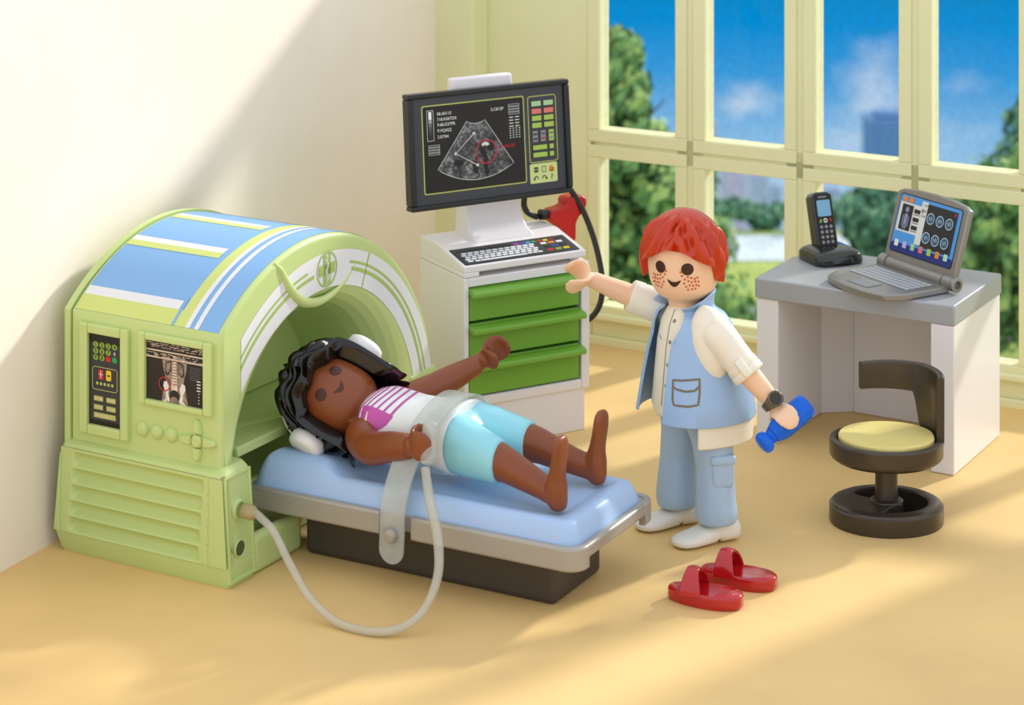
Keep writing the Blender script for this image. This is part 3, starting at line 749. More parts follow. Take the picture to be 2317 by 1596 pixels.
for r_, row in enumerate(((WHITEST, ORI, WHITEST), (BLACKST, BLUEI, BLACKST), (REDI, KEYG, YELI))):
    for k, m in enumerate(row): st.rect(.556+.05*k, .593+.05*k, .130-.042*r_, .152-.042*r_, m)
for k in range(16): st.rect(.04+.022*k, .055+.022*k, .168, .180, BLACKST)
st.build('keyboard', cap)
# stand and monitor
g = G()
def stand_ring(y, z, x0, x1, th): return [(x0, y, z), (x1, y, z), (x1, y+th, z), (x0, y+th, z)]
prof = [(.245, 1.045, .206, .580), (.262, 1.066, .208, .578), (.310, 1.085, .210, .574), (.345, 1.12, .212, .570), (.370, 1.17, .214, .566), (.385, 1.24, .216, .562), (.392, 1.40, .216, .562)]
g.rings([[(x0, y, z), (x1, y, z), (x1, .50, z), (x0, .50, z)] for y, z, x0, x1 in prof]); g.build('monitor_stand', CART, cart, bevel=.012, sharp=50)
MT = radians(5)
def mpl(u, v, h): return (u, .22+v*sin(MT)-h*cos(MT), 1.27+v*cos(MT)+h*sin(MT))
mm = Matrix(((1, 0, 0, 0), (0, cos(MT), sin(MT), .22), (0, -sin(MT), cos(MT), 1.27), (0, 0, 0, 1)))
def mbox(g, u0, u1, v0, v1, d0, d1, m=0):   # d depth behind the front plane
    i = len(g.v); g.box(u0, u1, d0, d1, v0, v1, m)
    for k in range(i, len(g.v)):
        u, d, v = g.v[k]; g.v[k] = mpl(u, v, -d)
g = G(); t = .030
mbox(g, -.201, .820, 0, .028, 0, .075); mbox(g, -.201, .820, .604, .632, 0, .075); mbox(g, -.201, -.168, .028, .604, 0, .075); mbox(g, .785, .820, .028, .604, 0, .075)
mbox(g, -.19, .81, .01, .62, .022, .078)
mon = g.build('monitor', BLACKP, cart, bevel=.008)
g = G(); mbox(g, .115, .500, .50, .690, .080, .145); mbox(g, .16, .62, .0, .50, .078, .15); g.build('monitor_back', CART, mon, bevel=.014)
st = Stk(lambda u, v, h: mpl(u, v, -.019+h), [SCREENG], h=.0007)
st.rect(-.168, .786, .028, .604, SCREENG).up()
st.rrect(-.114, .531, .082, .564, .014, KEYL).up().rrect(-.107, .524, .089, .557, .010, BLACKST).up()
st.rframe(.552, .737, .185, .556, .018, .005, KEYL); st.rrect(.551, .728, .072, .180, .010, mat('pale lime printed ink', '#cfdc8e', .5)).up()
GK = mat('light green printed key', '#a9cf9a', .45); LK = mat('lime printed key', '#a9c85a', .45)
def key(u0, u1, v0, v1, m): st.rrect(u0-.003, u1+.003, v0-.003, v1+.003, .004, BLACKST); st.up(); st.rrect(u0, u1, v0, v1, .003, m); st.up(); st.rect(u0+.004, u1-.004, (v0+v1)/2, v1-.004, PALEST if False else m); st.k -= 2
for v, m in ((.512, GK), (.470, PINKI), (.431, LK), (.392, LK)):
    key(.577, .638, v-.014, v+.014, m); key(.655, .717, v-.014, v+.014, m)
for u, ms in ((.594, (GREYI, DKGREY)), (.645, (GREYI, REDI)), (.698, (LK, GREYI))):
    key(u-.017, u+.017, .300, .362, ms[0]); st.up().up(); st.rect(u-.013, u+.013, .338, .348, ms[1]); st.rect(u-.013, u+.013, .312, .322, ms[1]); st.k -= 2
for v in (.269, .228): key(.577, .668, v-.013, v+.013, LK); key(.683, .711, v-.013, v+.013, LK)
# icons
st.up(); st.rframe(.577, .605, .132, .161, .003, .003, BLACKST); st.rect(.583, .599, .150, .158, BLACKST); st.rect(.583, .599, .136, .145, BLACKST)
st.rframe(.629, .654, .130, .163, .002, .003, BLACKST); st.poly([(.647, .163), (.654, .163), (.654, .154)], BLACKST)
st.rect(.676, .704, .130, .153, ORI); st.rframe(.676, .704, .130, .153, .001, .003, BLACKST); st.poly([(.680, .140), (.709, .150), (.704, .130), (.676, .130)], YELI); st.rect(.680, .695, .153, .162, ORI)
st.ring(.591, .098, .014, .005, BLACKST, a0=-20, a1=200); st.poly([(.570, .098), (.586, .098), (.578, .086)], BLACKST)
st.ring(.642, .098, .014, .005, BLACKST, a0=-20, a1=200); st.poly([(.647, .098), (.664, .098), (.655, .086)], BLACKST)
st.text('?', .691, .086, .042, BLACKST, 'CENTER')
for tx, v in (('58.A011S', .509), ('718.K06TDS', .479), ('9.68.G37PR', .450), ('9.VQ42Z', .418), ('2.RT04', .384)): st.text(tx, -.021, v-.004, .0235, PALEST)
st.text('5.C812P', .317, .498, .0235, PALEST)
# grey bar
st.rframe(-.084, -.042, .370, .537, .001, .0025, PALEST)
for k, c in enumerate(('#f4f4f2', '#f4f4f2', '#a8a8a8', '#6e6e6e', '#505050', '#3c3c3c', '#2c2c2c')): st.rect(-.073, -.054, .508-.021*k, .529-.021*k, mat('grey scale step %s' % 'abcdefg'[k], c, .5))
def lines(u0, u1, v0, v1, n):
    for k in range(n): st.rframe(u0, u1, v1-(k+1)*(v1-v0)/n+.003, v1-k*(v1-v0)/n, .0005, .0018, PALEST)
lines(-.079, -.010, .290, .347, 4); lines(.429, .498, .465, .525, 4)
for r_ in range(4):
    for c_ in range(2): st.rect(.431+.037*c_, .458+.037*c_, .450-.0165*r_, .455-.0165*r_, PALEST)
for r_ in range(5):
    for c_ in range(4): st.rect(.431+.0195*c_, .440+.0195*c_, .388-.0125*r_, .393-.0125*r_, PALEST)
# ultrasound fan
FAN = mat('grey speckled scan ink', '#4a4a4c', .5)
def fan_mat():
    m = bpy.data.materials.new('ultrasound fan ink'); m.use_nodes = True; t = m.node_tree; b = t.nodes['Principled BSDF']; b.inputs['Roughness'].default_value = .45
    co = N(t, 'ShaderNodeTexCoord'); nz = N(t, 'ShaderNodeTexVoronoi'); nz.inputs['Scale'].default_value = 70; L(t, co.outputs['Object'], nz.inputs['Vector'])
    n2 = N(t, 'ShaderNodeTexNoise'); n2.inputs['Scale'].default_value = 11; n2.inputs['Detail'].default_value = 4; L(t, co.outputs['Object'], n2.inputs['Vector'])
    m2 = N(t, 'ShaderNodeMath', operation='MULTIPLY_ADD'); s2 = N(t, 'ShaderNodeSeparateColor'); L(t, nz.outputs['Color'], s2.inputs[0]); L(t, s2.outputs[0], m2.inputs[0]); m2.inputs[1].default_value = .32
    m3 = N(t, 'ShaderNodeMath', operation='SUBTRACT'); L(t, n2.outputs[0], m3.inputs[0]); m3.inputs[1].default_value = .14; L(t, m3.outputs[0], m2.inputs[2])
    r = ramp(t, [(.2, '#141414'), (.42, '#333334'), (.6, '#5a5a5c'), (.75, '#8e8e90')]); L(t, m2.outputs[0], r.inputs[0]); L(t, r.outputs[0], b.inputs['Base Color']); return m
FM = fan_mat()
ap = (.2165, .60)
def fp(r_, a): return (ap[0]+r_*sin(radians(a)), ap[1]-r_*cos(radians(a)))
top = [fp(.156, a) for a in (-20.5, -14, -7, 0, 7, 14, 21)]; bot = [fp(.463, a) for a in range(-31, 33, 3)]
fanp = [(.162, .457), (.18, .447), (.2, .442), (.22, .441), (.24, .443), (.26, .448), (.277, .455), (.450, .203)]+[(.450-.478*k/16, .203+.007*k/16-.072*(1-((k-8)/8)**2)) for k in range(1, 16)]+[(-.028, .210)]
st.poly(fanp, FM).up(); st.line(fanp, .0028, PALEST, True)
st.poly([(.235, .30), (.25, .31), (.27, .305), (.275, .285), (.285, .25), (.285, .20), (.295, .165), (.27, .15), (.262, .19), (.262, .24), (.25, .27), (.24, .275)], BLACKST)
st.poly([(.285, .325), (.305, .33), (.325, .322), (.33, .30), (.315, .285), (.295, .285), (.283, .30)], BLACKST); st.poly([(.195, .23), (.215, .235), (.225, .20), (.22, .165), (.20, .17), (.19, .2)], BLACKST)
st.circ(.105, .235, .03, BLACKST, sv=.55); st.up()
st.poly([(.25, .325), (.27, .335), (.29, .33), (.30, .318), (.285, .312), (.268, .318), (.255, .31)], PALEST)
st.line([(.204, .387), (.086, .288), (.220, .213)], .0045, PALEST)
for u, v in ((.204, .387), (.086, .288), (.220, .213)): st.rect(u-.008, u+.008, v-.007, v+.007, PALEST)
st.ring(.278, .281, .067, .0065, REDI); st.text('8.A510S', .372, .290, .026, REDI)
st.build('screen', mon)
# probe and its cable hanging at the side of the trolley
pr = thing('ultrasound_probe', 'red ultrasound probe with black cable hanging behind the trolley at its right side', 'medical probe', (-.258, 13.103, 0), 29.35)
pp = [(.888, 1.191), (.932, 1.197), (.985, 1.195), (1.010, 1.178), (1.018, 1.151), (1.003, 1.109), (.965, 1.076), (.945, 1.04), (.944, .959), (.935, .93), (.88, .95), (.860, 1.0), (.82, 1.04), (.785, 1.065), (.773, 1.095), (.785, 1.129), (.849, 1.137), (.878, 1.149), (.873, 1.175)]
g = G(); g.prism(pp, 'y', .40, .50); g.build('probe_body', REDP, pr, bevel=.02, seg=4)
g = G(); g.lathe([(.028, 0), (.03, .02), (.03, .06)], n=20, axis=(-1, 0, .1), c=(.79, .45, 1.10)); g.build('cable_socket', BLACKP, pr)
g = G(); g.tube([(.72, .46, 1.09), (.655, .47, 1.13), (.64, .47, 1.20), (.68, .46, 1.32), (.80, .44, 1.33), (.90, .42, 1.25), (.965, .40, 1.15), (1.015, .37, 1.02), (1.045, .33, .87), (1.05, .29, .72), (1.03, .28, .60), (.98, .3, .52), (.90, .33, .49), (.80, .33, .50)], .017, n=12); g.build('cable', BLACKP, pr)
# ================================================================ DESK
desk = thing('desk', 'white desk with matt grey top and chamfered left side by the window', 'desk', (1.326, 13.297, 0), -29.83)
g = G(); g.prism([(0, 0), (1.142, 0), (1.146, .757), (.30, .757), (.0, .53), (0, .03)], 'z', .783, .894); g.build('desktop', DESKT, desk, bevel=.01)
g = G(); g.prism([(.008, .012), (.135, .012), (.135, .625), (.008, .52)], 'z', 0.002, .784); g.build('side_panel', DESKW, desk, bevel=.006)
g = G(); g.prism([(.008, .522), (.135, .627), (.30, .752), (.285, .765), (-.002, .53)], 'z', 0.002, .784); g.build('rear_corner_panel', DESKW, desk)
g = G(); g.box(1.010, 1.138, .004, .75, .002, .784); g.build('side_panel', DESKW, desk, bevel=.006)
g = G(); g.box(.29, 1.015, .725, .752, .002, .784); g.build('back_panel', DESKW, desk, bevel=.004)
# ---- laptop
lp = thing('laptop', 'open silver laptop showing scan pictures on the right half of the desk', 'laptop', (2.0164, 13.4475, .894), -58.78)
g = G(); out = [(-.002, .03), (-.004, -.28), (.05, -.385), (.12, -.412), (.20, -.427), (.286, -.432), (.37, -.427), (.45, -.412), (.525, -.385), (.572, -.28), (.570, .03)]
g.prism(out, 'z', .003, .040); lb = g.build('laptop_base', SILVER, lp, bevel=.009, seg=4)
KB = mat('pale grey key plastic', '#b9bec0', .4)
st = Stk(lambda u, v, h: (u, v, .0402+h), [SILVER], h=.0008)
st.rect(.045, .525, -.235, -.035, mat('dark silver ink', '#7f8284', .4)).up()
for r_ in range(5):
    for k in range(13): st.rrect(.052+.0360*k, .083+.0360*k, -.226+.038*r_, -.195+.038*r_, .004, KB)
st.rframe(.20, .37, -.375, -.262, .008, .003, mat('touchpad outline ink', '#6b6e6e', .4)); st.rect(.205, .365, -.370, -.268, mat('touchpad plastic', '#8d9090', .35)); st.up().rect(.205, .365, -.275, -.270, PALEST)
st.build('laptop_keyboard', lb)
g = G()
for x0, x1, r in ((-.012, .052, .040), (.055, .515, .036), (.518, .600, .040)):
    g.lathe([(r*.7, x0), (r, x0+.006), (r, x1-.006), (r*.7, x1)], n=28, axis=(1, 0, 0), c=(0, .045, .050))
g.lathe([(.040, .59), (.040, .612), (.034, .616), (.022, .616), (.020, .60)], n=28, axis=(1, 0, 0), c=(0, .045, .050))
g.build('hinge', SILVER, lp)
LT = radians(17)
def lpl(u, v, h): return (u, .05+v*sin(LT)-h*cos(LT), .056+v*cos(LT)+h*sin(LT))
g = G(); top = [(0, .018), (.576, .018), (.580, .385), (.54, .405), (.44, .417), (.29, .422), (.14, .417), (.04, .405), (-.004, .385)]
i0 = 0; g.prism(top, 'y', 0, .038)
for k in range(len(g.v)): u, d, v = g.v[k]; g.v[k] = lpl(u, v, .004-d)
lid = g.build('lid', SILVER, lp, bevel=.009, seg=4)
st = Stk(lambda u, v, h: lpl(u, v, .004+h), [BLACKST], h=.0008)
SKYI = mat('sky blue screen ink', '#4e9be0', .4); DNV = mat('deep blue screen ink', '#1f2f78', .4); GRP = mat('black panel ink', '#26282a', .45)
st.rrect(.030, .540, .058, .382, .02, GRP).up(); st.rrect(.036, .534, .064, .376, .018, SKYI).up()
st.rrect(.036, .534, .064, .112, .016, DNV)
st.rect(.255, .508, .122, .358, GRP); st.rect(.045, .24, .175, .335, PALEST).up()
st.rect(.215, .265, .13, .365, PALEST); st.rect(.065, .155, .185, .325, GRP)
for k in range(3): st.rect(.165, .215, .29-.045*k, .312-.045*k, GRP); st.rect(.165, .215, .28-.045*k, .284-.045*k, GRP)
for k in range(3): st.rect(.222, .26, .34-.03*k, .352-.03*k, GRP)
st.circ(.232, .312, .013, REDI); st.rect(.485, .500, .335, .350, REDI)
st.up(); BONE = mat('pale violet bone ink', '#8f95b8', .5); st.circ(.11, .298, .014, BONE, sv=1.1)
st.rect(.098, .122, .22, .275, BONE); st.rect(.085, .092, .205, .265, BONE); st.rect(.128, .135, .205, .265, BONE); st.rect(.098, .107, .192, .22, BONE); st.rect(.113, .122, .192, .22, BONE)
for r_ in range(2):
    for k in range(3):
        u = .300+.075*k+(.0 if r_ else .005); v = .285-.105*r_
        st.ring(u, v, .031, .005, mat('pale cyan scan ink', '#b9d4e4', .5)); st.circ(u, v, .024, mat('dim cyan scan ink', '#3f5c70', .5)); 
        st.up(); st.line([(u-.014, v+.008), (u-.004, v-.010), (u+.004, v+.012), (u+.014, v-.006)], .005, MATS['pale cyan scan ink']); st.k -= 1
for k in range(2): st.rrect(.062+.048*k, .096+.048*k, .338, .366, .004, ORI)
for k, m in enumerate((WHITEST, mat('lilac icon ink', '#b9b2e2', .5), GK, PINKI, LK, ORI, mat('mint icon ink', '#b6dcc8', .5))): st.rrect(.064+.067*k, .096+.067*k, .092, .128, .005, m)
st.build('laptop_screen', lid)
# ---- cordless phone and its cradle
PHX, PHY, PHYAW = 1.7105, 13.5253, 22
cr = thing('phone_cradle', 'glossy black charging cradle holding the handset on the left of the desk', 'phone cradle', (PHX, PHY, .894), PHYAW)
g = G()
def rrp(x0, x1, y0, y1, r, z):
    return [(cx+r*cos(radians(a0+15*k)), cy+r*sin(radians(a0+15*k)), z) for cx, cy, a0 in ((x1-r, y1-r, 0), (x0+r, y1-r, 90), (x0+r, y0+r, 180), (x1-r, y0+r, 270)) for k in range(7)]
g.rings([rrp(-.018, .272, -.035, .235, .06, .001), rrp(-.024, .278, -.041, .241, .06, .012), rrp(-.022, .276, -.039, .239, .06, .045), rrp(-.008, .262, -.025, .225, .055, .062), rrp(.015, .235, .01, .20, .04, .075), rrp(.03, .215, .04, .18, .03, .082)])
g.build('cradle_body', PHONEM, cr, sharp=60)
g = G(); g.rings([rrp(.06, .195, -.052, .05, .02, .014), rrp(.06, .195, -.050, .05, .02, .038), rrp(.08, .175, -.02, .05, .02, .056)]); g.build('cradle_lip', PHONEM, cr, sharp=60)
hs = thing('cordless_phone', 'black cordless phone handset standing upright in its cradle, blue display', 'phone', (PHX, PHY, .894), PHYAW)
HT = radians(16)
def hpl(u, v, h): return (u, .095+v*sin(HT)-h*cos(HT), .050+v*cos(HT)+h*sin(HT))
g = G(); i0 = 0
hp = [(.052, .03), (.182, .03), (.180, .30), (.168, .322), (.15, .33), (.084, .33), (.066, .322), (.052, .30)]
g.prism(hp, 'y', 0, .085)
for k in range(len(g.v)): u, d, v = g.v[k]; g.v[k] = hpl(u, v, -d)
hb = g.build('handset_body', PHONEM, hs, bevel=.012, seg=4)
st = Stk(lambda u, v, h: hpl(u, v, h), [BLACKST], h=.0008)
st.rrect(.062, .172, .03, .318, .012, BLACKST).up(); st.rrect(.075, .160, .195, .285, .008, mat('pale blue display ink', '#7fb0d2', .35)); st.rrect(.088, .142, .298, .306, .003, GREYI)
for r_ in range(4):
    for c_ in range(3): st.circ(.088+.030*c_, .138-.028*r_, .0105, GREYI, n=14, sv=.9)
st.poly([(.078, .160), (.092, .163), (.096, .182), (.083, .179)], KEYG); st.circ(.118, .172, .013, PALEST, n=16); st.up().circ(.118, .172, .006, BLACKST, n=12); st.poly([(.140, .180), (.150, .184), (.160, .166), (.150, .162)], REDI)
st.build('keypad', hb)
# ================================================================ STOOL
SQ = .86
sto = thing('swivel_stool', 'round swivel stool with pale yellow cushion and curved backrest in front of the desk', 'stool', (1.862, 12.09, 0), 0)
g = G(); g.lathe([(.215, .0), (.277, .0), (.283, .010), (.283, .085), (.275, .090), (.270, .100), (.255, .107), (.215, .107), (.205, .100), (.205, .004)], n=72, sy=SQ); g.rings; g.build('base_ring', STOOLM, sto, sharp=30)
g = G()
seg = []
for k in range(25): a = radians(135+ (250-135)*k/24); seg.append((.225*cos(a), .225*SQ*sin(a)))
poly = [(.06, -.055), (.075, .0), (.06, .055), (0, .09), (-.05, .06)]+[(-.10, .10)]+seg+[(-.02, -.16), (.03, -.12)]
g.prism([(.07, -.05), (.085, .0), (.06, .06), (0, .075), (-.06, .035), (-.12, .07)]+seg+[(-.03, -.15), (-.0, -.10), (.03, -.07)], 'z', .075, .103)
g.lathe([(.0, .02), (.075, .02), (.085, .03), (.085, .108), (.066, .118), (.0, .118)], n=36, sy=SQ, c=(.0, .0, 0)); g.build('base_plate', STOOLM, sto, sharp=35, bevel=.004)
g = G(); g.lathe([(.0, .1), (.062, .1), (.060, .13), (.056, .16), (.056, .32), (.0, .33)], n=36, sy=SQ); g.build('post', STOOLM, sto, sharp=30)
g = G(); g.lathe([(.0, .302), (.20, .302), (.255, .310), (.275, .325), (.283, .340), (.284, .405), (.278, .414), (.262, .419), (.248, .414), (.243, .400), (.0, .398)], n=72, sy=SQ); g.build('seat_ring', STOOLM, sto, sharp=30)
g = G(); g.lathe([(.0, .39), (.234, .39), (.238, .40), (.238, .425), (.232, .434), (.0, .438)], n=72, sy=SQ); g.build('cushion', CUSH, sto, sharp=30)
g = G()
def arc_ring(a, z0, z1, r0=.248, r1=.286):
    ca, sa = cos(radians(a)), sin(radians(a)); e = .008
    return [(r*ca, r*SQ*sa, z) for r, z in ((r0, z0+e), (r0+e, z0), (r1-e, z0), (r1, z0+e), (r1, z1-e), (r1-e, z1), (r0+e, z1), (r0, z1-e))]
rings_ = []
for a in range(-14, 113, 2):
    f = smoothstep((a-38)/14); zlo = .40+(.592-.40)*f; rings_.append(arc_ring(a, zlo, .742-.010*abs(a-40)/60))
g.rings(rings_); g.build('backrest', STOOLM, sto, sharp=50, bevel=.006)
# ================================================================ SLIPPERS
def slipper(name, label, hx, hy, tx, ty):
    d = Vector((tx-hx, ty-hy, 0)); ln = d.length; yaw = math.degrees(atan2(d.y, d.x))
    r = thing(name, label, 'slipper', (hx, hy, 0), yaw, 'pair of red slippers')
    def half(t): return .052+.030*sin(pi*min(1, t*1.05)**.8)*1.0
    spec = []
    def wid(t): return .078*(.78+.22*sin(pi*(t*.9+.25)))*sqrt(max(.0, 1-(2*t-1)**6))
    def ol(sc, z): 
        pts = []
        for k in range(40):
            a = 2*pi*k/40; cx = cos(a); sy_ = sin(a); t = .5+.5*cx
            wv = (.080+.012*cos(a)) if cx > 0 else (.080+.018*cx); pts.append((ln/2+ln/2*sc*cx*(1 if abs(cx) > 0 else 1), wv*sc*(abs(sy_)**.8)*(1 if sy_ > 0 else -1), z))
        return pts
    g = G(); g.rings([ol(.93, .0), ol(.99, .010), ol(1.0, .028), ol(.985, .036), ol(1.0, .044), ol(.98, .058), ol(.93, .064), ol(.6, .060), ol(.05, .058)]); g.build('sole', SLIP, r, sharp=60)
    g = G(); x0, x1 = ln*.22, ln*.50
    def band(u, v):
        a = pi*u; wv = .083; x = x0+(x1-x0)*v
        nar = 1-.42*sin(a)**1.5; xc = (x0+x1)/2-.015*sin(a)+0.0; hh = .118-.018*abs(v-.5)
        return Vector((xc+(x-xc)*nar, wv*cos(a)*(1-.10*sin(a)), .045+hh*sin(a)**.85))
    t = .012
    def shell(u, v):
        if u <= .5: return band(u*2, v)
        p = band((1-u)*2, v); c = Vector((p.x, 0, .045)); dd = (p-c); l = max(dd.length, 1e-6); return c+dd*(1-t/l)
    g.grid(shell, 48, 8, cu=True)
    n0 = 48*8
    for i in range(48):
        pass
    g.f.append(tuple(i*8 for i in range(48))); g.m.append(0); g.f.append(tuple(i*8+7 for i in reversed(range(48)))); g.m.append(0)
    g.build('strap', SLIP, r, sharp=60, bevel=.003, seg=2)
    return r
slipper('slipper', 'glossy red slipper nearer to the camera, left one of the pair on the floor', .715, 11.135, 1.045, 11.000)
slipper('slipper', 'glossy red slipper farther back, right one of the pair behind the other', .885, 11.36, 1.222, 11.215)
# ================================================================ PEOPLE
def hand(g, C, a, b, R_=.058, hw=.052, th=.012, pm=135, el=1.0, fs=1.0):
    """clamp-shaped toy hand: one palm side and one thumb side curving round C; a = away from the wrist, b = axis of the grip"""
    a = Vector(a).normalized(); b = Vector(b); b = (b-a*b.dot(a)).normalized(); c = a.cross(b); C = Vector(C); rs = []
    n = 26
    for i in range(n+1):
        t = -1+2*i/n; ph = radians(pm)*t; rad = -a*cos(ph)+c*sin(ph)
        w_ = hw*max(.12, (1-abs(t)**4.6))**.5*(1-.25*(1-abs(t))**3)*(fs if t < 0 else 1)
        if t < 0: ph *= .5+.5*fs
        rs.append((C+(-a*cos(ph)*el+c*sin(ph))*R_, b*w_, rad*th*(1.25-.45*abs(t))))
    g.loft(rs, n=20, e=2.3)
    return C-a*(R_+.0)
def head_shell(g, M, core=True):
    prof = [(.0, 1.05), (.072, 1.05), (.074, 1.12), (.078, 1.150), (.098, 1.163), (.128, 1.182), (.152, 1.212), (.168, 1.25), (.176, 1.30), (.179, 1.35), (.177, 1.40), (.168, 1.44), (.145, 1.48), (.10, 1.51), (.04, 1.53), (.0, 1.532)]
    i0 = len(g.v); g.lathe(prof[1:-1], n=40); g.xf(M, i0)
def facefn(M, R0=.178):
    """place a mark on the face: azimuth offset (degrees) and local height"""
    prof = [(.074, 1.12), (.078, 1.150), (.098, 1.163), (.128, 1.182), (.152, 1.212), (.168, 1.25), (.176, 1.30), (.179, 1.35), (.177, 1.40), (.168, 1.46)]
    def rad(z):
        for (r0, z0), (r1, z1) in zip(prof, prof[1:]):
            if z0 <= z <= z1: return r0+(r1-r0)*(z-z0)/(z1-z0)
        return .176
    return lambda az, z, h=.002: M @ Vector((sin(radians(az))*(rad(z)+h), -cos(radians(az))*(rad(z)+h), z))
def mark(name, parent, m, fn, az, z, ra, rz, n=24, O=Vector((0, 0, 0)), h=.0022, pts=None):
    g = G(); K = 179*pi/180/1000
    dz = 180/pi/.178
    if pts is None: pts = [(ra*cos(2*pi*k/n), rz*sin(2*pi*k/n)) for k in range(n)]
    c = fn(az, z, h); v = [c-O]+[fn(az+x*dz, z+y, h)-O for x, y in pts]
    # second, inner ring keeps the curve of the face
    vi = [fn(az+x*dz*.5, z+y*.5, h)-O for x, y in pts]; k = len(pts)
    g.add(v+vi, [(0, 1+k+i, 1+k+(i+1) % k) for i in range(k)]+[(1+k+i, 1+i, 1+(i+1) % k, 1+k+(i+1) % k) for i in range(k)])
    return g.build(name, m, parent)
def hair_shell(g, M, zb, outer, inner=.030, tuck=.25, nu=150, nv=40, C=Vector((0, 0, 1.37)), rz=.228, rx=.211, ry=.205):
    def P(u, v, k):
        ps = 2*pi*u; psd = math.degrees((ps+pi) % (2*pi)-pi)      # 0 = face front (-y)
        z0 = zb(psd); ct = max(-.98, min(.98, (z0-C.z)/rz)); thm = math.acos(ct); th = .001+(thm-.001)*v
        d = Vector((sin(ps)*sin(th)*rx, -cos(ps)*sin(th)*ry, cos(th)*rz))
        if v > 0 and z0 < C.z-.02 and d.z < 0:      # hang straight down below the widest point
            f = (1-tuck*smoothstep(-d.z/.2)); l = hypot(d.x/rx, d.y/ry); 
            if l > 1e-6: d.x = d.x/l*f; d.y = d.y/l*f
        dd = outer(psd, v, th) if k == 0 else -inner*(.55+.45*v if v < .98 else 1)
        if k == 0: dd *= 1
        return M @ (C+d*(1+dd/.21))
    n0 = len(g.v)
    rings = [[P(i/nu, (j/nv), 0) for i in range(nu)] for j in range(nv+1)]
    rings += [[P(i/nu, 1-.02-(j/8)*.9, 1) for i in range(nu)] for j in range(9)]
    g.rings(rings, cap=True)
# ---------------------------------------------------------------- doctor
DO = Vector((.904, 11.94, 0)); dth = radians(-65)
dx = Vector((cos(dth), sin(dth), 0)); dy = Vector((-dx.y, dx.x, 0))
def dp(x, y, z): return dx*x+dy*y+Vector((0, 0, z))          # relative to DO
doc = thing('person', 'standing person with red hair, light blue vest and pale trousers, holding a blue bottle', 'person', DO)
HM = Matrix.Translation(Vector((.843, 11.925, 0))-DO) @ Matrix.Rotation(radians(-21), 4, 'Z')
g = G(); head_shell(g, HM)
g.loft([(dp(0, -.02, .60), dx*.16, dy*.14), (dp(0, -.02, .9), dx*.15, dy*.13), (dp(0, -.03, 1.08), dx*.12, dy*.11), (dp(0, -.045, 1.14), dx*.06, dy*.06)], e=2.2)
def rel(v): return v-DO
sN = rel(w(1626, 760, 11.72)); eN = rel(w(1662, 805, 11.69)); cN = rel(w(1697, 850, 11.66)); wN = rel(w(1748, 908, 11.62))
sF = rel(w(1512, 700, 12.12)); cF = rel(w(1425, 668, 12.17)); wF = rel(w(1343, 634, 12.16))
g.tube([dp(.10, -.02, 1.05), sN, eN, cN, wN], [.07, .07, .062, .056, .044], n=20)
g.tube([dp(-.10, -.02, 1.05), sF, cF, wF], [.07, .066, .056, .043], n=20)
# holding hand
b0, b1 = rel(w(1723, 1008, 11.52)), rel(w(1826, 915, 11.63)); bd = (b1-b0).normalized()
Cn = b0+(b1-b0)*.56; aN = (Cn-wN); aN = (aN-bd*aN.dot(bd)).normalized()
pw = hand(g, Cn, aN, bd, R_=.068, hw=.062, th=.012, pm=128)
g.tube([wN-(pw-wN)*.2, pw], [.042, .036], n=16, smooth=0)
CF = rel(w(1300, 625, 12.12)); aF = (CF-wF).normalized()
pw = hand(g, CF, aF, Vector((.10, -.66, .60)), R_=.056, hw=.078, th=.016, pm=136)
g.tube([wF-aF*.02, pw-aF*.0], [.041, .034], n=16, smooth=0)
body = remesh(g, .0085, 5).build('body', SKIN, doc, sharp=180)
fn = facefn(HM)
for s_ in (-1, 1): mark('eye', doc, EYEI, fn, s_*22.5, 1.342, .030, .029)
mouth = [(-.036, .016)]+[(-.036+.072*k/12, .016-.012*sin(pi*k/12)) for k in range(1, 12)]+[(.036, .016)]+[(.036-.072*k/14, .016-.036*sin(pi*k/14)**.8) for k in range(1, 14)]
mark('mouth', doc, EYEI, fn, 1, 1.272, 0, 0, pts=mouth)
rnd = random.Random(11)
for s_ in (-1, 1):
    g = G()
    for (x, z) in ((9, .045), (13, .03), (17, .04), (22, .036), (27, .032), (31, .036), (12, .012), (18, .022), (23, .018), (28, .020), (33, .018), (15, -.002), (20, .004), (25, .002), (30, .004), (34, .0), (18, -.016), (24, -.014), (29, -.012), (7, .060)):
        az = s_*(x*1.12+4); zz_ = 1.258+z*1.15; r = .0054; pts = [fn(az+r*cos(a)*320, zz_+r*sin(a), .0024) for a in [k*pi/4 for k in range(8)]]
        g.add(pts, [tuple(range(8))])
    g.build('freckles', FRECK, doc)
# hair
def zbd(p):
    a = abs(p)
    if a < 62: return 1.425+.006*cos(radians(a*6))-.075*smoothstep((a-12)/50)
    if a < 82: return 1.35-.085*smoothstep((a-60)/18)
    return 1.265-.05*smoothstep((a-95)/50)
def outd(p, v, th):
    m = smoothstep((v-.28)/.3); a = abs(p); f = smoothstep((150-a)/60)
    s_ = .016*sin(radians(p)*10-v*9*(1 if p > 0 else -1)+(1.2 if p > 0 else 0))*m*f
    s_ += .006*sin(radians(p)*23+v*9)*m*f
    if a < 7: s_ -= .007*(1-a/7)*smoothstep((v-.1)/.3)
    s_ += .006*smoothstep((v-.75)/.2)
    return s_
g = G(); hair_shell(g, HM, zbd, outd, rx=.207, ry=.205, rz=.226); g.build('hair', HAIRR, doc, sharp=70)
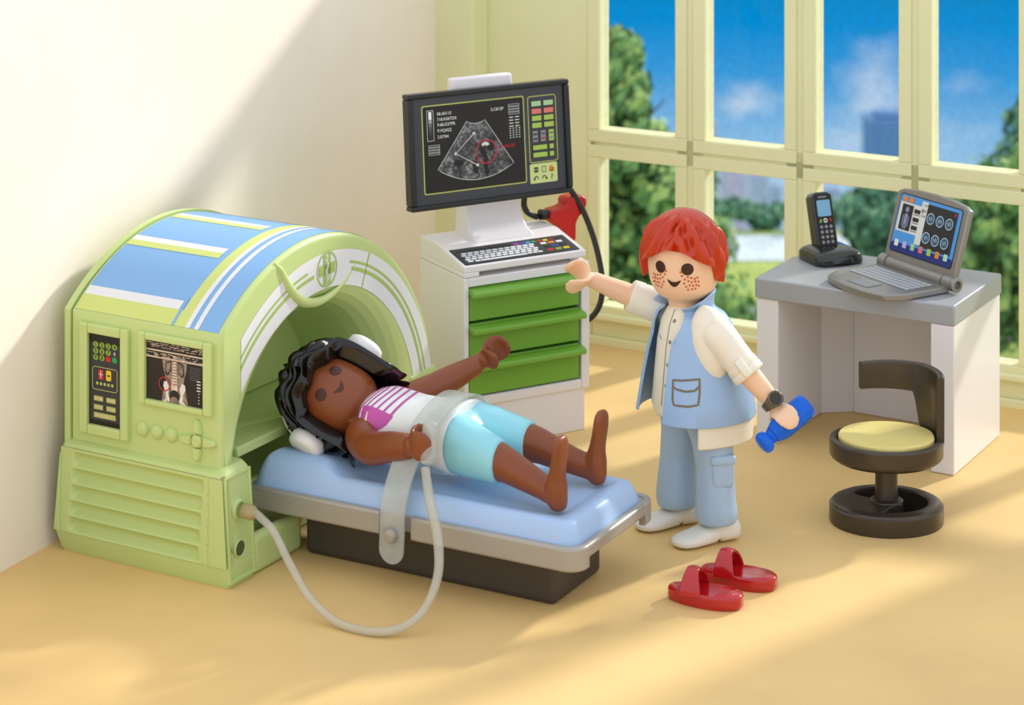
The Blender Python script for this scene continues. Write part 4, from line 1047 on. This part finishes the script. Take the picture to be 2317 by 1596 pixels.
# shirt
def tors(z, a, b, yc=0, k=0): return (dp(0, yc, z), dx*a, dy*b)
g = G(); g.loft([tors(.60, .20, .20), tors(.64, .215, .215), tors(.8, .205, .195, -.005), tors(.95, .19, .17, -.015), tors(1.05, .165, .14, -.025), tors(1.10, .12, .11, -.035), tors(1.125, .088, .088, -.045), tors(1.13, .07, .07, -.045)], n=48, e=2.15)
shirt = g.build('shirt', SHIRT, doc, sharp=60)
def shellz(g, spec, f0, f1, th, n=60, ztop=None, e=2.15):
    """spec: (z,a,b,yc) rings; f0..f1 azimuth range (0 = front)"""
    nv = len(spec)
    def P(i, j, k):
        z, a, b, yc = spec[j][:4]; op = smoothstep((z-.95)/.17) if ztop else 0
        f = radians((f0+24*op)+((f1-6*op)-(f0+24*op))*i/n)
        z2, fl = (ztop(math.degrees(f) % 360, j, z) if ztop else (z, 0))
        a2, b2 = a+fl-(th if k else 0), b+fl-(th if k else 0)
        s_, c_ = sin(f), cos(f); s2 = abs(s_)**(2/e)*(1 if s_ > 0 else -1); c2 = abs(c_)**(2/e)*(1 if c_ > 0 else -1)
        return dp(a2*s2, yc-b2*c2, z2)
    rings = []
    for i in range(n+1): rings.append([P(i, j, 0) for j in range(nv)]+[P(i, j, 1) for j in reversed(range(nv))])
    g.rings(rings, cap=True)
def ztv(f, j, z):
    d = min(f, 360-f)      # degrees from the front
    if j >= 9:             # collar
        k = (j-8)/4; back = smoothstep((d-40)/90)
        zt = 1.112+k*(.030+.062*back); fl = k*(.040*(1-back)+.004*back)
        return zt, fl
    return z, 0
VS = [(.600, .287, .287, 0), (.606, .290, .290, 0), (.70, .278, .274, 0), (.80, .262, .254, -.003), (.90, .245, .228, -.008), (.98, .226, .200, -.014), (1.04, .212, .186, -.02), (1.085, .182, .162, -.028), (1.11, .135, .130, -.035), (1.12, .118, .118, -.04), (1.14, .120, .120, -.042), (1.16, .126, .126, -.044), (1.18, .132, .132, -.045)]
g = G(); shellz(g, VS, 25, 335, .014, n=110, ztop=ztv); vest = g.build('vest', VEST, doc, sharp=50, bevel=.004, seg=2)
# arm hole patch of the shirt
g = G(); c = sN+Vector((-.040, .030, -.05)); g.ell(c, Vector((.092, .0, .02)), Vector((.03, -.01, -.185)), Vector((0, -.075, 0)), n=32); g.build('shirt_side', SHIRT, doc)
# sleeves
g = G(); g.tube([sN+Vector((-.03, .05, .0)), sN, eN, cN], [.070, .084, .079, .070], n=28)
g.ell(sN+Vector((-.004, .0, .0)), Vector((.083, 0, 0)), Vector((0, .08, 0)), Vector((0, 0, .086)))
q = remesh(g, .009, 5); q.build('sleeve', SHIRT, doc, sharp=180)
ad = (cN-eN).normalized()
g = G(); u_ = ad.orthogonal().normalized(); v_ = ad.cross(u_)
g.loft([(cN+ad*t, u_*r, v_*r) for t, r in ((-.075, .070), (-.072, .079), (-.045, .082), (-.040, .078), (-.035, .082), (-.005, .084), (.0, .078), (.0, .05))], n=36); g.build('cuff', SHIRT, doc, sharp=60)
vw = Vector((0, 1, -.3)); sd_ = ad.cross(vw).normalized(); nn = -(vw-ad*vw.dot(ad)).normalized()
g = G(); c = cN-ad*.04+nn*.086+sd_*-.01
g.loft([(c-ad*.055, sd_*.016, nn*.006), (c-ad*.05, sd_*.02, nn*.010), (c+ad*.028, sd_*.021, nn*.010), (c+ad*.036, sd_*.016, nn*.006)], n=20, e=3.5); g.build('sleeve_tab', SHIRT, doc, sharp=60)
ad = (wF-cF).normalized(); u_ = ad.orthogonal().normalized(); v_ = ad.cross(u_)
g = G(); g.tube([sF+Vector((.08, 0, -.02)), sF, cF-ad*.02], [.08, .088, .078], n=28); g.build('sleeve', SHIRT, doc, sharp=60)
g = G(); g.loft([(cF+ad*t, u_*r, v_*r) for t, r in ((-.06, .078), (-.055, .085), (-.005, .080), (.0, .074), (.0, .045))], n=36); g.build('cuff', SHIRT, doc, sharp=60)
# shirt tails
g = G(); shellz(g, [(.490, .262, .262, 0), (.60, .268, .268, 0), (.64, .262, .262, 0)], 66, 205, .03, n=50, e=2.5); g.build('shirt_tail', SHIRT, doc, sharp=50, bevel=.01)
g = G(); shellz(g, [(.525, .235, .235, 0), (.60, .24, .24, 0), (.64, .24, .24, 0)], -112, -64, .03, n=20); g.build('shirt_tail', SHIRT, doc, sharp=50, bevel=.01)
# printed lines: pocket on the vest, button line on the shirt (projected on the surfaces)
def bvh_of(o):
    dg = bpy.context.evaluated_depsgraph_get(); e = o.evaluated_get(dg); me = e.to_mesh(); b = BVHTree.FromPolygons([v.co.copy() for v in me.vertices], [tuple(p.vertices) for p in me.polygons]); e.to_mesh_clear(); return b
def proj_lines(name, parent, m, bv, org, xd, yd, nd, lines, width, off=.0025, closed=None, fills=()):
    xd, yd, nd, org = Vector(xd), Vector(yd), Vector(nd), Vector(org); g = G()
    def hit(p):
        q = org+xd*p[0]+yd*p[1]; h = bv.ray_cast(q+nd*.5, -nd, 1.5)
        return (h[0] if h[0] is not None else q)+nd*off
    for ln in lines:
        P = []
        for a, b in zip(ln, ln[1:]):
            k = max(1, int(hypot(b[0]-a[0], b[1]-a[1])/.012)); P += [(a[0]+(b[0]-a[0])*i/k, a[1]+(b[1]-a[1])*i/k) for i in range(k)]
        P.append(ln[-1]); A, B = [], []
        for i in range(len(P)):
            p, q = Vector(P[max(i-1, 0)]), Vector(P[min(i+1, len(P)-1)]); d = (q-p).normalized(); n_ = Vector((-d.y, d.x))*width/2; c = Vector(P[i]); A.append(hit(c+n_)); B.append(hit(c-n_))
        k = len(P); g.add(A+B, [(i, i+1, i+1+k, i+k) for i in range(k-1)])
    for (cx_, cy_, r) in fills: g.add([hit((cx_+r*cos(k*pi/6), cy_+r*sin(k*pi/6))) for k in range(12)], [tuple(range(12))])
    return g.build(name, m, parent)
vb = bvh_of(vest)
nd = Vector((-.32, -.95, 0)).normalized(); xd = Vector((.95, -.32, 0)).normalized()
po_ = rel(w(1551, 889, 11.68))
k_ = .065
proj_lines('printed_pocket', vest, INKBR, vb, po_, xd, (0, 0, 1), nd, [[(-k_, .052), (-.02, .055), (k_, .066), (k_+.003, 0), (k_-.001, -.052), (.02, -.062), (-.055, -.062), (-k_+.002, -.04), (-k_, .052)], [(-k_, .022), (-.045, .012), (.0, .006), (.045, .012), (k_, .032)]], .009)
sb = bvh_of(shirt)
nd2 = Vector((-.9, -.43, 0)).normalized(); xd2 = Vector((.43, -.9, 0)).normalized()
proj_lines('placket', shirt, INKGR, sb, dp(.02, -.3, .88), xd2, (0, 0, 1), nd2, [[(.012, .24), (.014, .1), (.016, -.22)], [(-.07, .10), (-.035, .085)]], .004, fills=[(.036, .19, .009), (.036, .09, .009), (.036, -.02, .009), (.036, -.12, .009)])
# trousers
g = G()
for s_, hy in ((1, .03), (-1, -.035)):
    X = .148*s_ if s_ > 0 else -.128
    spec = []
    for z, r, x, y, f in ((.098, .092, X, hy, 1), (.105, .100, X, hy, 1), (.15, .104, X, hy, 1), (.20, .098, X, hy-.004, 1), (.35, .092, X*.98, hy*.8, 1), (.48, .100, X*.9, hy*.5, 1), (.58, .122, X*.78, hy*.2, 1), (.66, .13, X*.6, 0, 1)):
        spec.append((dp(x, y, z), dx*r, dy*r*1.02))
    g.loft(spec, n=32)
g.loft([(dp(0, 0, .55), dx*.15, dy*.115), (dp(0, 0, .60), dx*.21, dy*.17), (dp(0, 0, .68), dx*.21, dy*.18)], n=36, e=2.3)
remesh(g, .010, 8).build('trousers', PANTS, doc, sharp=180)
nl = Vector((.16, -.98, 0)).normalized(); xl = Vector((.98, .16, 0)).normalized(); zc_ = Vector((0, 0, 1)); c = rel(w(1635, 1068, 11.745))
g = G(); g.loft([(c+nl*t, xl*(.056+e_), zc_*(.078+e_)) for t, e_ in ((-.04, 0), (.006, 0), (.016, -.008), (.018, -.02))], n=40, e=6)
g.loft([(c+zc_*.058+nl*t, xl*(.062+e_), zc_*(.024+e_)) for t, e_ in ((-.04, 0), (.014, 0), (.024, -.006), (.026, -.012))], n=40, e=5)
g.build('leg_pocket', PANTS, doc, sharp=50)
g = G()
def shoe(cx, y0, y1, h_=.125):
    g = G(); L_ = y1-y0; spec = []
    for t, hw, zt, zb in ((.0, .035, .075, .02), (.02, .052, .098, .010), (.10, .066, .125, .003), (.22, .070, .128, .003), (.31, .069, .124, .004), (.335, .068, .120, .014), (.37, .067, .112, .016), (.40, .067, .104, .004), (.50, .069, .090, .002), (.62, .073, .074, .001), (.75, .076, .062, .001), (.87, .070, .053, .003), (.95, .052, .045, .008), (.99, .028, .036, .014), (1.0, .010, .030, .018)):
        y = y0+L_*t; spec.append((dp(cx, y, (zt+zb)/2), dx*hw, Vector((0, 0, (zt-zb)/2))))
    g.loft(spec, n=28, e=2.5); return g
shoe(.142, .150, -.205).build('shoe', SHOEW, doc, sharp=60); shoe(-.130, .090, -.262).build('shoe', SHOEW, doc, sharp=60)
# watch
wt = thing('wristwatch', 'pewter coloured wristwatch with round dial on the wrist above the blue bottle', 'watch', DO+wN)
ad = (wN-cN).normalized(); vw = Vector((.25, -.9, .35)); nn = (vw-ad*vw.dot(ad)).normalized(); sd_ = ad.cross(nn)
g = G(); rs = []
for k in range(49):
    a = 2*pi*k/48; d = nn*cos(a)+sd_*sin(a); hw = .021+.012*max(0, cos(a))**2
    rs.append([d*.045-ad*hw, d*.057-ad*(hw-.003), d*.059, d*.057+ad*(hw-.003), d*.045+ad*hw])
g.rings(rs, cap=False); g.build('watch_strap', WATCHM, wt, sharp=60)
g = G(); g.lathe([(.0, .045), (.034, .045), (.038, .055), (.038, .066), (.033, .070), (.028, .066), (.0, .066)], n=36, axis=nn); g.build('watch_case', WATCHM, wt, sharp=40)
g = G(); g.lathe([(.0, .0665), (.027, .0665), (.027, .068), (.0, .068)], n=32, axis=nn); g.build('dial', mat('dark dial', '#3d3a33', .4, metal=.4), wt)
# bottle
bt = thing('bottle', 'translucent bright blue bottle held upside down in the hand', 'bottle', DO+b1)
g = G(); bl = (b1-b0).length
g.lathe([(.0, .0), (.052, .0), (.060, .006), (.061, .03), (.060, .16), (.055, .19), (.040, .225), (.032, bl-.085), (.031, bl-.07), (.0, bl-.065)], n=44, axis=-bd)
g.build('bottle_body', BLUEB, bt, sharp=60)
g = G(); g.lathe([(.0, bl-.075), (.036, bl-.075), (.038, bl-.068), (.034, bl-.06), (.030, bl-.052), (.046, bl-.042), (.052, bl-.028), (.052, bl-.012), (.046, bl), (.03, bl+.006), (.0, bl+.008)], n=44, axis=-bd); g.build('cap', BLUEB, bt, sharp=60)
# ---------------------------------------------------------------- patient on the bed
PO = Vector((.30, 11.24, .43))            # under the heels, on the mattress
PL = Vector((.480, .877, 0)); PU = Vector((-.877, .480, 0)); PB = Vector((0, 0, -1))   # her left, towards her head, her back
pat = thing('person', 'dark-skinned person lying on the bed in white and pink top and aqua shorts', 'person', PO)
def pp_(x, y, z): return PL*x+PU*z+Vector((0, 0, .115-y))      # y: towards the mattress
def relp(v): return v-PO
U_ = Vector((-.85, .46, .247)).normalized(); F_ = Vector((-.12, -.74, .626)); F_ = (F_-U_*F_.dot(U_)).normalized(); L_ = U_.cross(F_)
HP = relp(w(751, 895, 11.84))
PM = Matrix(((L_.x, -F_.x, U_.x, HP.x), (L_.y, -F_.y, U_.y, HP.y), (L_.z, -F_.z, U_.z, HP.z), (0, 0, 0, 1))) @ Matrix.Translation((0, 0, -1.37))
g = G(); head_shell(g, PM)
neck0 = PM @ Vector((0, 0, 1.12))
hipz, hipy = .58, -.055
def zl(z, lo, hi, z0, z1): return lo+(hi-lo)*max(0, min(1, (z-z0)/(z1-z0)))
# torso core and neck
g.loft([(pp_(0, -.05, .60), PL*.15, PB*.11), (pp_(0, -.075, .9), PL*.155, PB*.12), (pp_(0, -.09, 1.06), PL*.15, PB*.11), (pp_(0, -.10, 1.13), PL*.10, PB*.08)], e=2.2)
g.tube([pp_(0, -.09, 1.03), pp_(0, -.095, 1.10), neck0], [.10, .085, .076], n=20)
# legs and feet
for s_ in (-1, 1):
    sx = .20 if s_ > 0 else .195
    hx = .10
    spec = [(pp_(s_*hx, -.06, .60), PL*.11, PB*.12), (pp_(s_*(hx+.03), -.045, .42), PL*.095, PB*.105), (pp_(s_*(hx+.055), -.025, .28), PL*.076, PB*.084), (pp_(s_*(sx-.02), .03, .10), PL*.060, PB*.062), (pp_(s_*sx, .055, .01), PL*.054, PB*.056), (pp_(s_*sx, .06, -.015), PL*.05, PB*.05)]
    g.loft(spec, n=28)
    fs = []
    for t, hw, za, zb_ in ((.0, .030, .012, .052), (.03, .045, .004, .072), (.12, .056, .0, .092), (.30, .060, .002, .094), (.42, .058, .010, .086), (.55, .060, .010, .068), (.75, .064, .002, .052), (.90, .060, .0, .046), (.97, .045, .004, .042), (1.0, .02, .012, .036)):
        y = .122-.345*t; fs.append((pp_(s_*sx+s_*.01*t, y, (za+zb_)/2-.045), PL*hw, PU*((zb_-za)/2)))
    g.loft(fs, n=24, e=2.4)
# right (near) arm
q0 = relp(w(822, 988, 11.58)); q1 = relp(w(838, 1014, 11.47)); q2 = relp(w(882, 1012, 11.36)); q3 = relp(w(928, 1010, 11.25))
g.tube([pp_(-.10, -.07, 1.03), q0, q1, q2, q3], [.07, .088, .080, .072, .058], n=22)
Ch = relp(w(965, 1002, 11.2)); aH = (Ch-q3).normalized()
pw = hand(g, Ch, Vector((.95, .1, .05)), Vector((.05, 0, -1)), R_=.058, hw=.084, th=.013, pm=116, el=1.1, fs=.90)
g.tube([q3, Ch-Vector((.95, .1, .05)).normalized()*.058], [.046, .040], n=16, smooth=0)
# left (far) arm, stretched up
r0 = relp(w(925, 905, 11.92)); r1 = relp(w(1000, 868, 12.0)); r2 = relp(w(1082, 824, 12.08)); 
g.tube([pp_(.10, -.09, 1.02), r0, r1, r2], [.07, .078, .068, .049], n=22)
Cf = relp(w(1131, 797, 12.1)); aF2 = (Cf-r2).normalized()
pw = hand(g, Cf, Vector((.75, -.40, .30)), Vector((.355, .0825, -.7775)), R_=.064, hw=.076, th=.012, pm=112, el=1.2, fs=.84)
g.tube([r2-aF2*.01, Cf-Vector((.75, -.40, .30)).normalized()*.070], [.045, .040], n=16, smooth=0)
remesh(g, .0085, 5).build('body', BROWN, pat, sharp=180)
fn = facefn(PM)
for s_ in (-1, 1): mark('eye', pat, EYEB, fn, s_*22.5, 1.342, .030, .029)
mark('mouth', pat, EYEB, fn, 0, 1.272, 0, 0, pts=mouth)
# hair
def zbp(p):
    a = abs(p); sd = 12*sin(radians(p+20))
    wv = .012*sin(radians(p)*9+.6)
    if a < 55: return 1.418-.04*smoothstep((a-10)/40)+wv
    if a < 80: return 1.385-.255*smoothstep((a-50)/24)
    return 1.130-.03*smoothstep((a-80)/60)
def outp(p, v, th):
    m = smoothstep((v-.08)/.15)
    s_ = .020*sin(v*44+2.2*sin(radians(p*3+40))+1.3*sin(radians(p)*7))*m
    s_ += .009*sin(radians(p)*9+2.0*sin(v*11))*m+.012*smoothstep((v-.7)/.3)
    return s_+.024
g = G(); hair_shell(g, PM, zbp, outp, inner=.026, tuck=.08, rx=.216, ry=.216, rz=.228, nu=220, nv=90); g.build('hair', HAIRB, pat, sharp=80)
# top
def tp_(z, a, b, y): return (pp_(0, y, z), PL*a, PB*b)
TOPS = [(.580, .205, .165, -.058), (.590, .210, .170, -.058), (.66, .196, .163, -.06), (.76, .178, .150, -.063), (.86, .178, .145, -.067), (.96, .196, .148, -.073), (1.03, .205, .145, -.080), (1.075, .190, .130, -.085), (1.105, .150, .105, -.092), (1.118, .10, .082, -.098)]
g = G(); g.loft([tp_(*t) for t in TOPS], n=64, e=2.25); top_ = g.build('top', TOPW, pat, sharp=60)
tb = bvh_of(top_)
# printed pink yoke and stripes, projected from above on the chest
def prj(name, polys=(), lines=(), width=.008, m=PINK, off=.002):
    g = G(); nd = (Vector((0, 0, 1))+PL*-.35).normalized(); xd = PL; org = pp_(0, -.1, 0)
    def hit(x, z):
        q = org+PL*x+PU*z; h = tb.ray_cast(q+nd*.6, -nd, 1.2); return (h[0] if h[0] is not None else q)+nd*off
    for P, nx in polys:           # strips between two curves
        A, B = P; k = len(A); rows = []
        for j in range(nx+1): rows.append([hit(A[i][0]+(B[i][0]-A[i][0])*j/nx, A[i][1]+(B[i][1]-A[i][1])*j/nx) for i in range(k)])
        g.add([p for r in rows for p in r], [(j*k+i, j*k+i+1, (j+1)*k+i+1, (j+1)*k+i) for j in range(nx) for i in range(k-1)])
    return g.build(name, m, top_, fixn=False)
def arcz(x, zc, sag): return zc+sag*(1-(x/.17)**2)*-1
strips = []
for k in range(7):
    z0 = 1.085-.017*k-.0022*k*k; wd = .006+.0012*k
    xs = [-.165+.012*k*0+.33*i/24 for i in range(25)]
    lim = .150+.004*k
    xs = [-lim+2*lim*i/24 for i in range(25)]
    A = [(x, z0-.045*(1-(x/lim)**2)+.03) for x in xs]; B = [(x, a-wd) for (x, a) in A]; strips.append(((A, B), 1))
prj('pink_stripes', strips)
xs = [.0+i/10 for i in range(11)]
for s_ in (-1, 1):
    A = [(s_*(.118+.02*t), 1.10-.20*t) for t in xs]; B = [(s_*(.118+.02*t+.07*sin(pi*min(1, .15+t*.85))**.6+.01), 1.10-.20*t) for t in xs]
    prj('pink_shoulder', [((A, B), 6)])
# shorts
g = G()
for s_ in (-1, 1):
    hx = .10
    g.loft([(pp_(s_*(hx-.035), -.058, .66), PL*.10, PB*.12), (pp_(s_*hx, -.06, .58), PL*.122, PB*.140), (pp_(s_*(hx+.02), -.052, .50), PL*.116, PB*.130), (pp_(s_*(hx+.038), -.040, .40), PL*.104, PB*.113), (pp_(s_*(hx+.051), -.031, .325), PL*.094, PB*.102), (pp_(s_*(hx+.053), -.030, .318), PL*.084, PB*.092)], n=32)
g.loft([(pp_(0, -.05, .50), PL*.08, PB*.08), (pp_(0, -.06, .56), PL*.15, PB*.12), (pp_(0, -.06, .66), PL*.185, PB*.15)], n=32)
remesh(g, .0095, 7).build('shorts', AQUA, pat, sharp=180)
# ---------------------------------------------------------------- headphones
hd = thing('headphones', 'white headphones with two round ear cups on the head of the lying person', 'headphones', PO+HP)
CC = PM @ Vector((0, .01, 1.34))-HP
for s_ in (-1, 1):
    c = CC+L_*s_*.222+F_*.03
    g = G(); g.lathe([(.0, .0), (.060, .0), (.082, .008), (.090, .022), (.092, .05), (.086, .070), (.070, .080), (.0, .083)], n=44, axis=L_*s_, c=c); g.build('ear_cup', WHITEP, hd, sharp=50)
    g = G(); g.lathe([(.0, -.012), (.055, -.014), (.068, -.006), (.070, .003), (.0, .004)], n=40, axis=L_*s_, c=c); g.build('ear_cushion', WHITEP, hd, sharp=50)
g = G(); rs = []
for k in range(49):
    a = pi*k/48; d = L_*cos(a)+U_*sin(a); d2 = F_; R2 = .262
    c = CC+L_*cos(a)*.268+U_*sin(a)*.282; rs.append([c-F_*.024-d*.004, c+F_*.024-d*.004, c+F_*.024+d*.006, c-F_*.024+d*.006])
g.rings(rs); g.build('headband', WHITEP, hd, sharp=40, bevel=.002, seg=2)
# ---------------------------------------------------------------- strap
sp = thing('strap', 'frosted clear strap pegged to the bed rail and running over the lying person\'s waist', 'strap', bw(-.955, -.02, .25))
base_ = bw(-.955, -.02, .25)
path = [(-.962, -.024, .125), (-.960, -.024, .16), (-.955, -.024, .26), (-.950, -.026, .36), (-.945, .0, .46), (-.93, .06, .58), (-.905, .13, .68), (-.885, .23, .757), (-.875, .36, .795), (-.872, .47, .79), (-.875, .60, .735), (-.885, .70, .62), (-.90, .79, .46), (-.91, .845, .34), (-.91, .848, .24)]
P = [bw(*p)-base_ for p in path]
def strip_mesh(P, half, th, tip=True, axis=None):
    Q = []
    for i in range(len(P)-1):
        p0, p1, p2, p3 = P[max(i-1, 0)], P[i], P[i+1], P[min(i+2, len(P)-1)]
        for k in range(7): t = k/7; Q.append(.5*((2*p1)+(p2-p0)*t+(2*p0-5*p1+4*p2-p3)*t*t+(3*p1-p0-3*p2+p3)*t**3))
    Q.append(P[-1]); rs = []
    for i, p in enumerate(Q):
        t = (Q[min(i+1, len(Q)-1)]-Q[max(i-1, 0)]).normalized(); s_ = axis-t*axis.dot(t); s_.normalize(); n_ = t.cross(s_)
        d = (p-Q[0]).length; h = half*(sqrt(max(.02, 1-(1-min(1, d/half))**2)) if tip and i < 12 else 1)
        rs.append([p-s_*h-n_*th, p+s_*h-n_*th, p+s_*h+n_*th, p-s_*h+n_*th])
    g = G(); g.rings(rs); return g
strip_mesh(P, .064, .006, True, bex).build('strap_band', STRAPM, sp, sharp=40)
# ---------------------------------------------------------------- call bulb and its tube
cb = thing('tube', 'milky clear tube from the scanner socket to a grip held in the lying person\'s hand', 'tube', (-.5, 10.7, 0))
cbo = Vector((-.5, 10.7, 0))
mex = Vector((cos(radians(MYAW)), sin(radians(MYAW)), 0)); mey = Vector((-mex.y, mex.x, 0))
plug = Vector((MX, MY, 0))+mex*.985+mey*.10+Vector((0, 0, .342))
g = G(); g.lathe([(.0, .0), (.034, .0), (.036, .02), (.034, .05), (.024, .065), (.018, .07), (.0, .07)], n=28, axis=mex+Vector((0, 0, -.05)), c=plug+mex*.03-cbo); g.build('plug', clear_mat('amber clear plastic', '#b9a878', .3, .75, '#e8dcb8'), cb)
tw = [plug+mex*.095, w(590, 1172, 11.22), w(620, 1205, 11.14), w(655, 1275, 11.02), w(700, 1352, 10.91), w(765, 1410, 10.78), w(850, 1432, 10.69), w(915, 1418, 10.70), w(963, 1374, 10.76), w(991, 1300, 10.84), w(990, 1215, 10.95), w(972, 1130, 11.05), w(962, 1060, 11.14)]
for q in tw:
    if q.z < .022: q.z = .022
g = G(); g.tube([q-cbo for q in tw], [.0185]*9+[.021, .023, .023, .020], n=16); g.build('hose', TUBEM, cb)
c0, c1 = w(975, 952, 11.20)-cbo, w(966, 1052, 11.15)-cbo
g = G(); g.tube([c0, c0+(c1-c0)*.03, c0+(c1-c0)*.12, c0+(c1-c0)*.5, c0+(c1-c0)*.8, c0+(c1-c0)*.93, c1], [.010, .024, .036, .038, .040, .034, .018], n=24, smooth=4); g.build('grip', STRAPM, cb)
